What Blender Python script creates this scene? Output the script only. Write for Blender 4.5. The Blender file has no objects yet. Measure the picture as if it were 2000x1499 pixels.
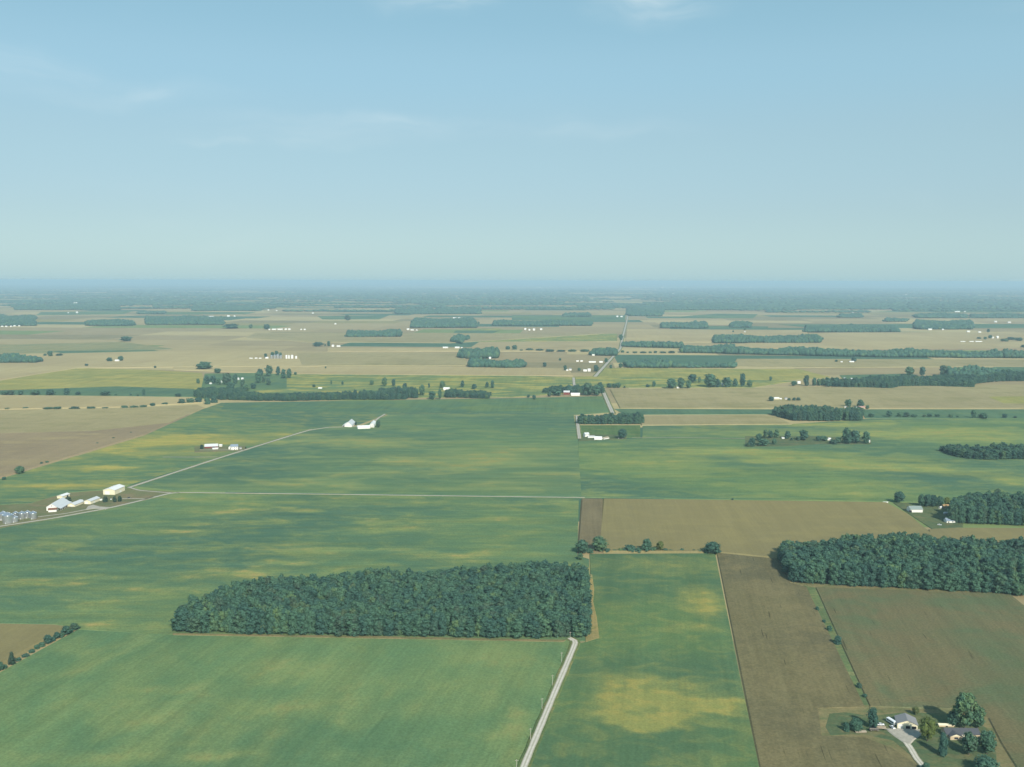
import bpy, bmesh, math, random
import numpy as np
from mathutils import Vector, Matrix

# ------------------------------------------------------------------ camera, sky, sun, exposure
scene = bpy.context.scene
H = 300.0                      # height of the aircraft above the fields (m)
FPX, CX, CY, YH = 1950.0, 1000.0, 749.5, 549.0
PITCH = math.atan((CY - YH) / FPX)
ROLL = math.radians(0.115)
fw = Vector((0, math.cos(PITCH), -math.sin(PITCH)))
rt0 = Vector((1, 0, 0)); up0 = Vector((0, math.sin(PITCH), math.cos(PITCH)))
rt = rt0 * math.cos(ROLL) + up0 * math.sin(ROLL)
up = -rt0 * math.sin(ROLL) + up0 * math.cos(ROLL)
cam = bpy.data.cameras.new('camera'); camo = bpy.data.objects.new('camera', cam)
scene.collection.objects.link(camo)
M = Matrix((rt, up, -fw)).transposed().to_4x4(); M.translation = Vector((0, 0, H))
camo.matrix_world = M
cam.sensor_fit = 'HORIZONTAL'; cam.sensor_width = 36.0; cam.lens = 36.0 * FPX / 2000.0
cam.clip_start = 1.0; cam.clip_end = 900000.0
scene.camera = camo

SUN_AZ = math.radians(160.0)   # clockwise from the view axis: behind the camera, a little to the right
SUN_EL = math.radians(35.0)
sun_dir = Vector((math.sin(SUN_AZ) * math.cos(SUN_EL), math.cos(SUN_AZ) * math.cos(SUN_EL), math.sin(SUN_EL)))
sl = bpy.data.lights.new('sun', 'SUN'); sl.energy = 4.0; sl.angle = math.radians(0.53); sl.color = (1.0, 0.94, 0.82)
so = bpy.data.objects.new('sun', sl); scene.collection.objects.link(so)
so.rotation_euler = sun_dir.to_track_quat('Z', 'Y').to_euler()

scene.view_settings.view_transform = 'Standard'; scene.view_settings.look = 'None'
scene.view_settings.exposure = 0.55; scene.view_settings.gamma = 1.0
scene.view_settings.use_curve_mapping = False
scene.cycles.max_bounces = 4; scene.cycles.diffuse_bounces = 2; scene.cycles.glossy_bounces = 2
scene.cycles.transmission_bounces = 1; scene.cycles.volume_bounces = 0; scene.cycles.transparent_max_bounces = 4
scene.cycles.use_adaptive_sampling = False
scene.cycles.use_denoising = True

HAZE_DENSITY = 0.000056
HAZE_COLOR = (0.60, 0.85, 0.97)

world = bpy.data.worlds.new('World'); scene.world = world; world.use_nodes = True
world.cycles.sampling_method = 'MANUAL'; world.cycles.sample_map_resolution = 256


class NT:
    """small helper to write node trees"""
    def __init__(s, tree):
        s.t = tree; s.n = tree.nodes; s.l = tree.links
    def node(s, typ, **kw):
        nd = s.n.new(typ)
        for k, v in kw.items(): setattr(nd, k, v)
        return nd
    def put(s, sock, v):
        if v is None: return
        if isinstance(v, bpy.types.NodeSocket): s.l.new(v, sock)
        else:
            if isinstance(v, (tuple, list)) and len(v) == 3 and sock.type == 'RGBA': v = (*v, 1)
            sock.default_value = v
    def m(s, op, a, b=None, c=None, clamp=False):
        nd = s.node('ShaderNodeMath', operation=op, use_clamp=clamp)
        s.put(nd.inputs[0], a); s.put(nd.inputs[1], b); s.put(nd.inputs[2], c)
        return nd.outputs[0]
    def v(s, op, a, b=None):
        nd = s.node('ShaderNodeVectorMath', operation=op)
        s.put(nd.inputs[0], a)
        if b is not None:
            if op == 'SCALE': s.put(nd.inputs[3], b)
            else: s.put(nd.inputs[1], b)
        return nd.outputs['Value'] if op in ('LENGTH', 'DOT_PRODUCT', 'DISTANCE') else nd.outputs[0]
    def mix(s, f, a, b, mode='MIX'):
        nd = s.node('ShaderNodeMix', data_type='RGBA', blend_type=mode, clamp_factor=True)
        s.put(nd.inputs[0], f); s.put(nd.inputs[6], a); s.put(nd.inputs[7], b)
        return nd.outputs[2]
    def noise(s, vec, scale=1.0, detail=4.0, rough=0.55, dist=0.0, color=False):
        nd = s.node('ShaderNodeTexNoise', noise_dimensions='3D')
        s.put(nd.inputs['Vector'], vec)
        nd.inputs['Scale'].default_value = scale; nd.inputs['Detail'].default_value = detail
        nd.inputs['Roughness'].default_value = rough; nd.inputs['Distortion'].default_value = dist
        return nd.outputs['Color'] if color else nd.outputs[0]
    def ramp(s, x, a, b, lo=0.0, hi=1.0, smooth=True):
        nd = s.node('ShaderNodeMapRange', interpolation_type='SMOOTHSTEP' if smooth else 'LINEAR')
        s.put(nd.inputs['Value'], x); s.put(nd.inputs['From Min'], a); s.put(nd.inputs['From Max'], b)
        s.put(nd.inputs['To Min'], lo); s.put(nd.inputs['To Max'], hi)
        return nd.outputs[0]


# sky: Nishita, with a few thin streaks of cirrus mixed in
w = NT(world.node_tree); w.n.clear()
tc = w.node('ShaderNodeTexCoord')
sky = w.node('ShaderNodeTexSky', sky_type='NISHITA', sun_disc=False, sun_elevation=SUN_EL,
             sun_rotation=SUN_AZ, altitude=300.0, air_density=1.0, dust_density=1.2, ozone_density=2.0)
SKY_TINT = (1.0, 1.0, 1.0)
skyc = w.mix(1.0, sky.outputs[0], SKY_TINT, 'MULTIPLY')
d_ = tc.outputs['Generated']
sp = w.node('ShaderNodeSeparateXYZ'); w.put(sp.inputs[0], d_)
az = w.m('ARCTAN2', sp.outputs[0], sp.outputs[1]); el = w.m('ARCSINE', sp.outputs[2])
cmb = w.node('ShaderNodeCombineXYZ'); w.put(cmb.inputs[0], az); w.put(cmb.inputs[1], el)
ae = cmb.outputs[0]
# thick summer air: the clear-sky colours fade to a pale teal towards the horizon all round
rp = w.node('ShaderNodeValToRGB'); rp.color_ramp.interpolation = 'EASE'; w.put(rp.inputs[0], w.m('DIVIDE', el, math.pi / 2))
els = rp.color_ramp.elements
els[0].position = 0.0; els[0].color = (3.15, 5.09, 5.63, 1); els[1].position = 1.0; els[1].color = (1.3, 3.0, 4.4, 1)
for p_, c_ in [(4.3 / 90, (2.72, 4.22, 4.80)), (7.5 / 90, (2.75, 4.32, 4.75)), (11.5 / 90, (2.60, 4.52, 5.20)), (14.5 / 90, (2.3, 4.27, 4.97)), (40 / 90, (1.6, 3.4, 4.7))]:
    x_ = els.new(p_); x_.color = (*c_, 1)
skyc = w.mix(0.7, skyc, rp.outputs[0])
wob = w.v('SCALE', w.v('SUBTRACT', w.noise(ae, 9.0, 3, color=True), (0.5, 0.5, 0.5)), 0.05)
aew = w.v('ADD', ae, wob)
fil = w.noise(w.v('MULTIPLY', aew, (7.0, 40.0, 1.0)), 1.0, 6, 0.62, 0.6)
def ang(px, py): return (math.atan((px - CX) / FPX), math.atan((YH - py) / FPX))
cl = w.ramp(w.noise(w.v('MULTIPLY', aew, (3.0, 9.0, 1.0)), 1.0, 3), 0.55, 0.8, 0.0, 0.25)
for (px, py, rx, ry, s_) in [(860, 2, 110, 36, 0.8), (1262, 22, 110, 36, 1.0), (1215, 5, 60, 22, 0.5), (150, 212, 260, 22, 0.35), (320, 216, 34, 8, 0.35),
                             (40, 185, 130, 30, 0.4), (730, 262, 280, 20, 0.3), (740, 254, 50, 10, 0.25), (1080, 264, 250, 20, 0.25), (430, 303, 60, 8, 0.45),
                             (580, 290, 190, 16, 0.3), (1940, 40, 110, 40, 0.3), (900, 35, 60, 20, 0.5)]:
    a_, e_ = ang(px, py)
    q = w.v('MULTIPLY', w.v('SUBTRACT', aew, (a_, e_, 0)), (FPX / rx, FPX / ry, 0))
    cl = w.m('ADD', cl, w.ramp(w.v('LENGTH', q), 1.6, 0.0, 0.0, s_))
CLOUD = w.m('MULTIPLY', cl, w.ramp(fil, 0.22, 0.80), clamp=True)
CLOUD = w.m('MULTIPLY', CLOUD, 0.35)
skyc = w.mix(CLOUD, skyc, (7.5, 8.0, 7.8))
bg = w.node('ShaderNodeBackground'); w.put(bg.inputs[0], skyc); bg.inputs[1].default_value = 0.09
wo = w.node('ShaderNodeOutputWorld'); w.l.new(bg.outputs[0], wo.inputs[0])

# ------------------------------------------------------------------ helpers
C = scene.collection
random.seed(7); rng = np.random.default_rng(7)
_names = {}

def pt(px, py, z=0.0):
    """a point of the photograph as a point on the plain (or on a level z above it)"""
    d = fw + rt * ((px - CX) / FPX) + up * ((CY - py) / FPX)
    t = (z - H) / d.z
    return Vector((d.x * t, d.y * t, z))
def depth(px, py):
    return pt(px, py).y * math.cos(PITCH) + H * math.sin(PITCH)
def mpp(px, py): return depth(px, py) / FPX          # metres for one pixel across

def link(name, data, parent=None, mat=None):
    o = bpy.data.objects.new(name, data); C.objects.link(o)
    if parent is not None: o.parent = parent
    if mat is not None and data is not None and not data.materials: data.materials.append(mat)
    return o
def tag(o, label=None, cat=None, group=None, kind=None):
    if label: o['label'] = label
    if cat: o['category'] = cat
    if group: o['group'] = group
    if kind: o['kind'] = kind
    return o
def mesh_np(name, verts, faces, mat=None, smooth=False, attr=None):
    """verts (n,3); faces: (m,k) int array or list of such arrays"""
    me = bpy.data.meshes.new(name)
    fl = faces if isinstance(faces, list) else [faces]
    fl = [np.asarray(f, np.int32) for f in fl if len(f)]
    loops = np.concatenate([f.ravel() for f in fl])
    tot = np.concatenate([np.full(len(f), f.shape[1], np.int32) for f in fl])
    start = np.concatenate([[0], np.cumsum(tot)[:-1]]).astype(np.int32)
    verts = np.asarray(verts, np.float32)
    me.vertices.add(len(verts)); me.vertices.foreach_set('co', verts.ravel())
    me.loops.add(len(loops)); me.loops.foreach_set('vertex_index', loops)
    me.polygons.add(len(tot)); me.polygons.foreach_set('loop_start', start); me.polygons.foreach_set('loop_total', tot)
    if smooth: me.polygons.foreach_set('use_smooth', np.ones(len(tot), bool))
    if attr is not None:
        a = me.attributes.new('tint', 'FLOAT', 'POINT'); a.data.foreach_set('value', np.asarray(attr, np.float32))
    me.update(calc_edges=True)
    if mat: me.materials.append(mat)
    return me

class MB:
    """collects boxes, prisms and tubes into one mesh"""
    def __init__(s): s.v = []; s.f = []
    def poly(s, vs, fs):
        b = len(s.v); s.v += [tuple(v) for v in vs]; s.f += [tuple(b + i for i in f) for f in fs]; return s
    def box(s, x0, x1, y0, y1, z0, z1):
        return s.poly([(x0, y0, z0), (x1, y0, z0), (x1, y1, z0), (x0, y1, z0), (x0, y0, z1), (x1, y0, z1), (x1, y1, z1), (x0, y1, z1)],
                      [(0, 3, 2, 1), (4, 5, 6, 7), (0, 1, 5, 4), (1, 2, 6, 5), (2, 3, 7, 6), (3, 0, 4, 7)])
    def prism(s, prof, y0, y1):
        """profile in x,z swept along y"""
        n = len(prof)
        return s.poly([(x, y0, z) for x, z in prof] + [(x, y1, z) for x, z in prof],
                      [tuple(range(n)), tuple(range(2 * n - 1, n - 1, -1))] + [(i, i + n, (i + 1) % n + n, (i + 1) % n) for i in range(n)])
    def tube(s, p, q, r0, r1, n=6):
        p = Vector(p); q = Vector(q); a = (q - p).normalized()
        u = a.orthogonal().normalized(); w_ = a.cross(u)
        ring = lambda c, r: [c + u * (r * math.cos(2 * math.pi * i / n)) + w_ * (r * math.sin(2 * math.pi * i / n)) for i in range(n)]
        return s.poly(ring(p, r0) + ring(q, r1), [(i, (i + 1) % n, (i + 1) % n + n, i + n) for i in range(n)] + [tuple(range(n))[::-1], tuple(range(n, 2 * n))])
    def lathe(s, prof, n=24):
        k = len(prof); vs = []
        for r, z in prof: vs += [(r * math.cos(2 * math.pi * i / n), r * math.sin(2 * math.pi * i / n), z) for i in range(n)]
        fs = [(j * n + i, j * n + (i + 1) % n, (j + 1) * n + (i + 1) % n, (j + 1) * n + i) for j in range(k - 1) for i in range(n)]
        return s.poly(vs, fs + [tuple(range(n))[::-1], tuple(range((k - 1) * n, k * n))])
    def mesh(s, name, mat=None, bevel=0.0):
        me = bpy.data.meshes.new(name); me.from_pydata(s.v, [], s.f)
        bm = bmesh.new(); bm.from_mesh(me); bmesh.ops.recalc_face_normals(bm, faces=bm.faces)
        if bevel: bmesh.ops.bevel(bm, geom=bm.edges[:], offset=bevel, segments=1, affect='EDGES')
        bm.to_mesh(me); bm.free(); me.update()
        if mat: me.materials.append(mat)
        return me
    def build(s, name, mat, parent=None): return link(name, s.mesh(name, mat), parent)

def empty(name, loc, rz=0.0, scale=None):
    o = bpy.data.objects.new(name, None); C.objects.link(o); o.location = loc; o.rotation_euler = (0, 0, rz)
    if scale: o.scale = scale
    o.empty_display_size = 1.0
    return o

ORD = ['leftmost', 'second from the left', 'third from the left', 'fourth from the left', 'fifth from the left', 'sixth from the left',
       'seventh from the left', 'eighth from the left', 'ninth from the left', 'tenth from the left', 'eleventh from the left', 'twelfth from the left',
       'thirteenth from the left', 'fourteenth from the left', 'fifteenth from the left', 'sixteenth from the left', 'seventeenth from the left',
       'eighteenth from the left', 'nineteenth from the left', 'twentieth from the left']

# ------------------------------------------------------------------ materials
def new_mat(name):
    mt = bpy.data.materials.new(name); mt.use_nodes = True; t = NT(mt.node_tree); t.n.clear(); return mt, t
def finish(t, col, rough=1.0, spec=0.0, metal=0.0, bump=None):
    b = t.node('ShaderNodeBsdfPrincipled'); t.put(b.inputs['Base Color'], col); b.inputs['Roughness'].default_value = rough
    b.inputs['Specular IOR Level'].default_value = spec; b.inputs['Metallic'].default_value = metal
    if bump is not None: t.l.new(bump, b.inputs['Normal'])
    o = t.node('ShaderNodeOutputMaterial'); t.l.new(b.outputs[0], o.inputs[0])
def plain(name, col, rough=0.7, spec=0.3, metal=0.0, var=0.10, scale=0.6):
    mt, t = new_mat(name)
    g = t.node('ShaderNodeTexCoord')
    n = t.noise(g.outputs['Object'], scale, 5, 0.6)
    c = t.mix(n, tuple(x * (1 - var) for x in col), tuple(min(1, x * (1 + var)) for x in col))
    finish(t, c, rough, spec, metal); return mt

def spot_sum(t, P, spots):
    """soft-edged patches of ripening crop at places on the plain"""
    wv = t.v('SCALE', t.v('SUBTRACT', t.noise(P, 1 / 40.0, 2, 0.6, color=True), (0.5, 0.5, 0.5)), 42.0)
    Pw = t.v('ADD', P, wv); acc = None
    for (px, py, rx, ry, s_) in spots:
        c = pt(px, py); dd = depth(px, py)
        ex = rx * dd / FPX; ey = ry * dd * dd / (H * FPX)
        q = t.v('MULTIPLY', t.v('SUBTRACT', Pw, (c.x, c.y, 0)), (1 / ex, 1 / ey, 0))
        r = t.ramp(t.v('LENGTH', q), 1.6, 0.05, 0.0, s_ * 1.05)
        acc = r if acc is None else t.m('ADD', acc, r)
    return acc

def crop_mat(name, base, dark, ripe, amount=1.0, size=95.0, thr=(0.50, 0.72), aniso=1.7, seed=0.0, spots=(), row_dir=None, row_amp=0.10, row_w=3.0,
             grain=0.16, ripe2=None, gaps=0.0):
    mt, t = new_mat(name)
    g = t.node('ShaderNodeNewGeometry')
    P = t.v('MULTIPLY', g.outputs['Position'], (1, 1, 0))
    Ps = t.v('ADD', P, (seed * 713.0, seed * 291.0, seed * 17.0))
    Pa = t.v('MULTIPLY', Ps, (1.0, aniso, 1.0))
    n1 = t.noise(Pa, 1 / size, 4, 0.58, 0.5)
    n2 = t.noise(Pa, 1 / (size * 0.28), 3, 0.6)
    big = t.noise(Ps, 1 / (size * 3.2), 1, 0.5)
    fac = t.m('MULTIPLY', t.ramp(n1, thr[0], thr[1]), amount)
    if spots:
        fac = t.m('ADD', fac, t.m('MULTIPLY', spot_sum(t, P, spots), t.ramp(n2, 0.25, 0.75, 0.75, 1.2)))
    fac = t.m('MULTIPLY', fac, t.ramp(n2, 0.2, 0.8, 0.78, 1.2), clamp=True)
    c = t.mix(t.ramp(big, 0.35, 0.65), dark, base)
    mid = t.noise(t.v('ADD', Pa, (311.0, 57.0, 0)), 1 / (size * 0.45), 3, 0.62, 0.6)
    c = t.mix(t.ramp(mid, 0.42, 0.72, 0, 0.42), c, ripe)
    c = t.mix(t.ramp(mid, 0.45, 0.25, 0, 0.5), c, dark)
    c = t.mix(fac, c, ripe)
    if ripe2: c = t.mix(t.m('MULTIPLY', t.m('POWER', fac, 2.5), t.ramp(n2, 0.42, 0.72, 0, 0.7)), c, ripe2)
    # drilled rows: fine long streaks along the row direction
    rd = row_dir if row_dir else math.radians(3.5)
    mp = t.node('ShaderNodeMapping'); mp.inputs['Rotation'].default_value = (0, 0, rd); t.put(mp.inputs['Vector'], Ps)
    st = t.noise(t.v('MULTIPLY', mp.outputs[0], (1 / row_w, 1 / (row_w * 40), 1)), 1.0, 2, 0.6)
    st2 = t.noise(t.v('MULTIPLY', mp.outputs[0], (1 / (row_w * 6), 1 / (row_w * 90), 1)), 1.0, 1, 0.6)
    gr = t.noise(Ps, 0.55, 1, 0.7)
    k = t.m('ADD', t.ramp(st, 0.25, 0.75, 1 - row_amp, 1 + row_amp, False), t.ramp(st2, 0.25, 0.75, -row_amp, row_amp, False))
    k = t.m('MULTIPLY', k, t.ramp(gr, 0.25, 0.75, 1 - grain, 1 + grain, False))
    if gaps:   # skipped rows: bare soil, with the shade inside the gap painted in as darkening
        k = t.m('MULTIPLY', k, t.ramp(t.noise(t.v('MULTIPLY', mp.outputs[0], (1 / 2.6, 1 / 55.0, 1)), 1.0, 1, 0.5), 0.70, 0.78, 1.0, 1.0 - gaps))
    c = t.v('SCALE', c, k)
    finish(t, c, 1.0, 0.0); return mt

def along(a, b):
    """row direction from a near to a far point"""
    p = pt(*a); q = pt(*b); return math.atan2(q.x - p.x, q.y - p.y)
# real-world colours of the crops
SOY = (0.102, 0.168, 0.078); SOY_D = (0.066, 0.130, 0.080); SOY_L = (0.165, 0.215, 0.080); SOY_Y = (0.330, 0.285, 0.080); SOY_O = (0.34, 0.26, 0.095)
TAN = (0.325, 0.265, 0.135); TAN_D = (0.285, 0.232, 0.124); TAN_L = (0.385, 0.318, 0.158)
BRN = (0.147, 0.130, 0.064); BRN_D = (0.116, 0.107, 0.058); BRN_G = (0.095, 0.120, 0.060)

# leaves
def leaf_mat(name, c0, c1, c2):
    mt, t = new_mat(name)
    oi = t.node('ShaderNodeObjectInfo'); at = t.node('ShaderNodeAttribute', attribute_name='tint')
    r = t.m('FRACT', t.m('ADD', oi.outputs['Random'], at.outputs['Fac']))
    g = t.node('ShaderNodeNewGeometry')
    n = t.noise(g.outputs['Position'], 0.9, 2, 0.6); nb = t.noise(g.outputs['Position'], 0.16, 2, 0.6)
    c = t.mix(t.ramp(t.m('ADD', t.m('MULTIPLY', r, 0.75), t.m('MULTIPLY', nb, 0.5)), 0.15, 0.95), c0, c1)
    c = t.mix(t.m('MULTIPLY', t.ramp(r, 0.80, 1.0, 0, 0.8), t.ramp(nb, 0.38, 0.62)), c, c2)
    c = t.mix(t.m('MULTIPLY', t.ramp(t.m('FRACT', t.m('MULTIPLY', r, 7.31)), 0.75, 1.0, 0, 0.6), t.ramp(nb, 0.35, 0.6)), c, (0.085, 0.112, 0.078))
    c = t.v('SCALE', c, t.ramp(n, 0.3, 0.7, 0.75, 1.25, False))
    df = t.node('ShaderNodeBsdfDiffuse'); t.put(df.inputs[0], c); tr = t.node('ShaderNodeBsdfTranslucent'); t.put(tr.inputs[0], t.v('MULTIPLY', c, (1.1, 1.15, 0.8)))
    mx = t.node('ShaderNodeMixShader'); mx.inputs[0].default_value = 0.28; t.l.new(df.outputs[0], mx.inputs[1]); t.l.new(tr.outputs[0], mx.inputs[2])
    o = t.node('ShaderNodeOutputMaterial'); t.l.new(mx.outputs[0], o.inputs[0]); return mt
LEAF = leaf_mat('leaf', (0.054, 0.122, 0.100), (0.086, 0.174, 0.112), (0.150, 0.230, 0.100))
LEAF_LIGHT = leaf_mat('leaf_light', (0.100, 0.140, 0.045), (0.12, 0.16, 0.05), (0.145, 0.17, 0.055))
LEAF_DARK = leaf_mat('leaf_dark', (0.029, 0.072, 0.058), (0.042, 0.090, 0.062), (0.048, 0.098, 0.062))
BARK = plain('bark', (0.12, 0.095, 0.075), 0.9, 0.1)

WHITE = plain('white_paint', (0.72, 0.71, 0.66), 0.6, 0.3, var=0.05)
CREAM = plain('cream_paint', (0.70, 0.64, 0.46), 0.6, 0.3, var=0.05)
TANW = plain('tan_siding', (0.48, 0.38, 0.26), 0.7, 0.2, var=0.06)
GREYR = plain('grey_shingle', (0.22, 0.22, 0.22), 0.8, 0.2)
DARKR = plain('dark_shingle', (0.075, 0.08, 0.09), 0.8, 0.2)
BROWNR = plain('brown_roof', (0.17, 0.085, 0.055), 0.8, 0.2, var=0.25)
METALR = plain('pale_metal_roof', (0.52, 0.54, 0.54), 0.45, 0.4, var=0.08)
WHITER = plain('white_metal_roof', (0.70, 0.70, 0.68), 0.5, 0.3, var=0.10)
GREENR = plain('grey_green_roof', (0.22, 0.27, 0.25), 0.6, 0.3)
BLUER = plain('blue_grey_roof', (0.20, 0.25, 0.31), 0.6, 0.3)
REDW = plain('red_barn_paint', (0.18, 0.045, 0.035), 0.75, 0.2, var=0.15)
PINKR = plain('faded_red_roof', (0.38, 0.22, 0.19), 0.8, 0.2)
DARK = plain('dark_opening', (0.020, 0.020, 0.022), 0.9, 0.1)
GALV = plain('galvanised_steel', (0.56, 0.58, 0.60), 0.30, 0.6, 0.80, 0.06)
GLASS = plain('window_glass', (0.03, 0.04, 0.05), 0.1, 0.5)
TYRE = plain('tyre_rubber', (0.02, 0.02, 0.02), 0.9, 0.1)
POLE = plain('weathered_pole', (0.42, 0.39, 0.34), 0.9, 0.1)
CARW = plain('white_car_paint', (0.75, 0.76, 0.77), 0.3, 0.5, var=0.02)
CARD = plain('dark_car_paint', (0.04, 0.045, 0.055), 0.3, 0.5, var=0.02)
CARB = plain('blue_grey_car_paint', (0.20, 0.26, 0.32), 0.3, 0.5, var=0.02)
DIRT = plain('bare_clay', (0.42, 0.27, 0.13), 0.95, 0.05, var=0.15, scale=0.3)
CORNW = plain('weathered_timber', (0.34, 0.29, 0.22), 0.9, 0.1, var=0.2)

def gravel_mat(name, col, dark, tracks=True, half=2.0):
    """pale crushed stone; u (across the road) stored as 'tint' runs -1..1"""
    mt, t = new_mat(name)
    g = t.node('ShaderNodeNewGeometry'); at = t.node('ShaderNodeAttribute', attribute_name='tint')
    n = t.noise(g.outputs['Position'], 0.35, 5, 0.65); n2 = t.noise(g.outputs['Position'], 0.03, 3, 0.6)
    c = t.mix(t.ramp(n, 0.3, 0.7), dark, col)
    if tracks:
        a = t.m('ABSOLUTE', at.outputs['Fac'])
        mid = t.m('ADD', t.ramp(a, 0.34, 0.12, 0, 0.55), t.ramp(a, 0.75, 1.0, 0, 0.75))
        c = t.mix(t.m('MULTIPLY', mid, t.ramp(n2, 0.3, 0.6, 0.6, 1.0)), c, (0.22, 0.21, 0.13))
    finish(t, c, 0.95, 0.1); return mt
GRAVEL = gravel_mat('gravel', (0.56, 0.52, 0.44), (0.46, 0.43, 0.36))
GRAVEL2 = gravel_mat('gravel_road', (0.44, 0.41, 0.35), (0.36, 0.33, 0.28))
YARDG = gravel_mat('gravel_yard', (0.40, 0.37, 0.31), (0.31, 0.29, 0.24), False)
VERGE = crop_mat('verge_grass', (0.11, 0.15, 0.055), (0.09, 0.13, 0.05), (0.22, 0.19, 0.08), size=40, seed=3)
LAWN = crop_mat('lawn_grass', (0.098, 0.130, 0.058), (0.075, 0.112, 0.056), (0.18, 0.155, 0.075), size=22, thr=(0.5, 0.8), seed=4, row_amp=0.04)
MOWN = crop_mat('mown_stubble', (0.215, 0.178, 0.085), (0.18, 0.155, 0.076), (0.12, 0.135, 0.06), size=22, thr=(0.42, 0.7), seed=5, row_amp=0.05)
OLIVE = crop_mat('worn_pasture', (0.150, 0.160, 0.076), (0.120, 0.142, 0.068), (0.20, 0.16, 0.09), size=45, thr=(0.45, 0.7), seed=6, row_amp=0.05)

# ------------------------------------------------------------------ ground, haze
def ground_mat():
    mt, t = new_mat('plain_patchwork')
    g = t.node('ShaderNodeNewGeometry'); P = t.v('MULTIPLY', g.outputs['Position'], (1, 1, 0))
    mp = t.node('ShaderNodeMapping'); mp.inputs['Rotation'].default_value = (0, 0, math.radians(3.5)); t.put(mp.inputs['Vector'], P)
    q = t.v('MULTIPLY', mp.outputs[0], (1 / 620.0, 1 / 410.0, 0))
    row = t.node('ShaderNodeSeparateXYZ'); t.put(row.inputs[0], q)
    fy = t.m('FLOOR', row.outputs[1])
    wn = t.node('ShaderNodeTexWhiteNoise', noise_dimensions='1D'); t.put(wn.inputs['W'], fy)
    fx = t.m('FLOOR', t.m('ADD', row.outputs[0], t.m('MULTIPLY', wn.outputs['Value'], 7.3)))
    cb = t.node('ShaderNodeCombineXYZ'); t.put(cb.inputs[0], fx); t.put(cb.inputs[1], fy)
    wn2 = t.node('ShaderNodeTexWhiteNoise', noise_dimensions='2D'); t.put(wn2.inputs['Vector'], cb.outputs[0])
    cr = t.node('ShaderNodeValToRGB'); cr.color_ramp.interpolation = 'CONSTANT'; e = cr.color_ramp.elements
    e[0].position = 0; e[0].color = (*TAN, 1)
    for p_, c_ in [(0.26, TAN_D), (0.46, TAN_L), (0.60, (0.22, 0.19, 0.10)), (0.76, SOY_L), (0.84, SOY_D), (0.93, (0.25, 0.22, 0.09))]:
        x = e.new(p_); x.color = (*c_, 1)
    e[1].color = (*TAN_D, 1) if e[1].position < 0.3 else e[1].color
    t.put(cr.inputs[0], wn2.outputs['Value'])
    n = t.noise(t.v('MULTIPLY', P, (1, 1.6, 1)), 1 / 170.0, 5, 0.6, 0.4)
    c = t.v('SCALE', cr.outputs[0], t.ramp(n, 0.25, 0.75, 0.84, 1.16, False))
    c = t.mix(t.ramp(n, 0.58, 0.75, 0, 0.35), c, (0.20, 0.19, 0.075))
    finish(t, c, 1.0, 0.0); return mt
R = 300000.0
ang_ = np.linspace(0, 2 * math.pi, 65)[:-1]
rings = [0.0, 2000, 8000, 30000, 80000, R]
gv = [(0, 0, 0)]; gf3 = []; gf4 = []
for k, r in enumerate(rings[1:]):
    gv += [(r * math.cos(a), r * math.sin(a), 0) for a in ang_]
for i in range(64):
    j = (i + 1) % 64; gf3.append((0, 1 + i, 1 + j))
    for k in range(len(rings) - 2):
        b = 1 + k * 64; gf4.append((b + i, b + 64 + i, b + 64 + j, b + j))
ground = link('ground', mesh_np('ground', gv, [np.array(gf3), np.array(gf4)], ground_mat()))
tag(ground, kind='structure')

hz = MB().box(-310000, 310000, -310000, 310000, -1.0, 312.0).build('haze', None)
mt = bpy.data.materials.new('haze_air'); mt.use_nodes = True; t = NT(mt.node_tree); t.n.clear()
pv = t.node('ShaderNodeVolumePrincipled'); pv.inputs['Density'].default_value = HAZE_DENSITY
pv.inputs['Color'].default_value = (*HAZE_COLOR, 1); pv.inputs['Density Attribute'].default_value = ''
pv.inputs['Anisotropy'].default_value = 0.0
o_ = t.node('ShaderNodeOutputMaterial'); t.l.new(pv.outputs[0], o_.inputs['Volume'])
hz.data.materials.append(mt); tag(hz, 'pale blue summer haze over the whole plain', 'haze', kind='stuff')

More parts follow.
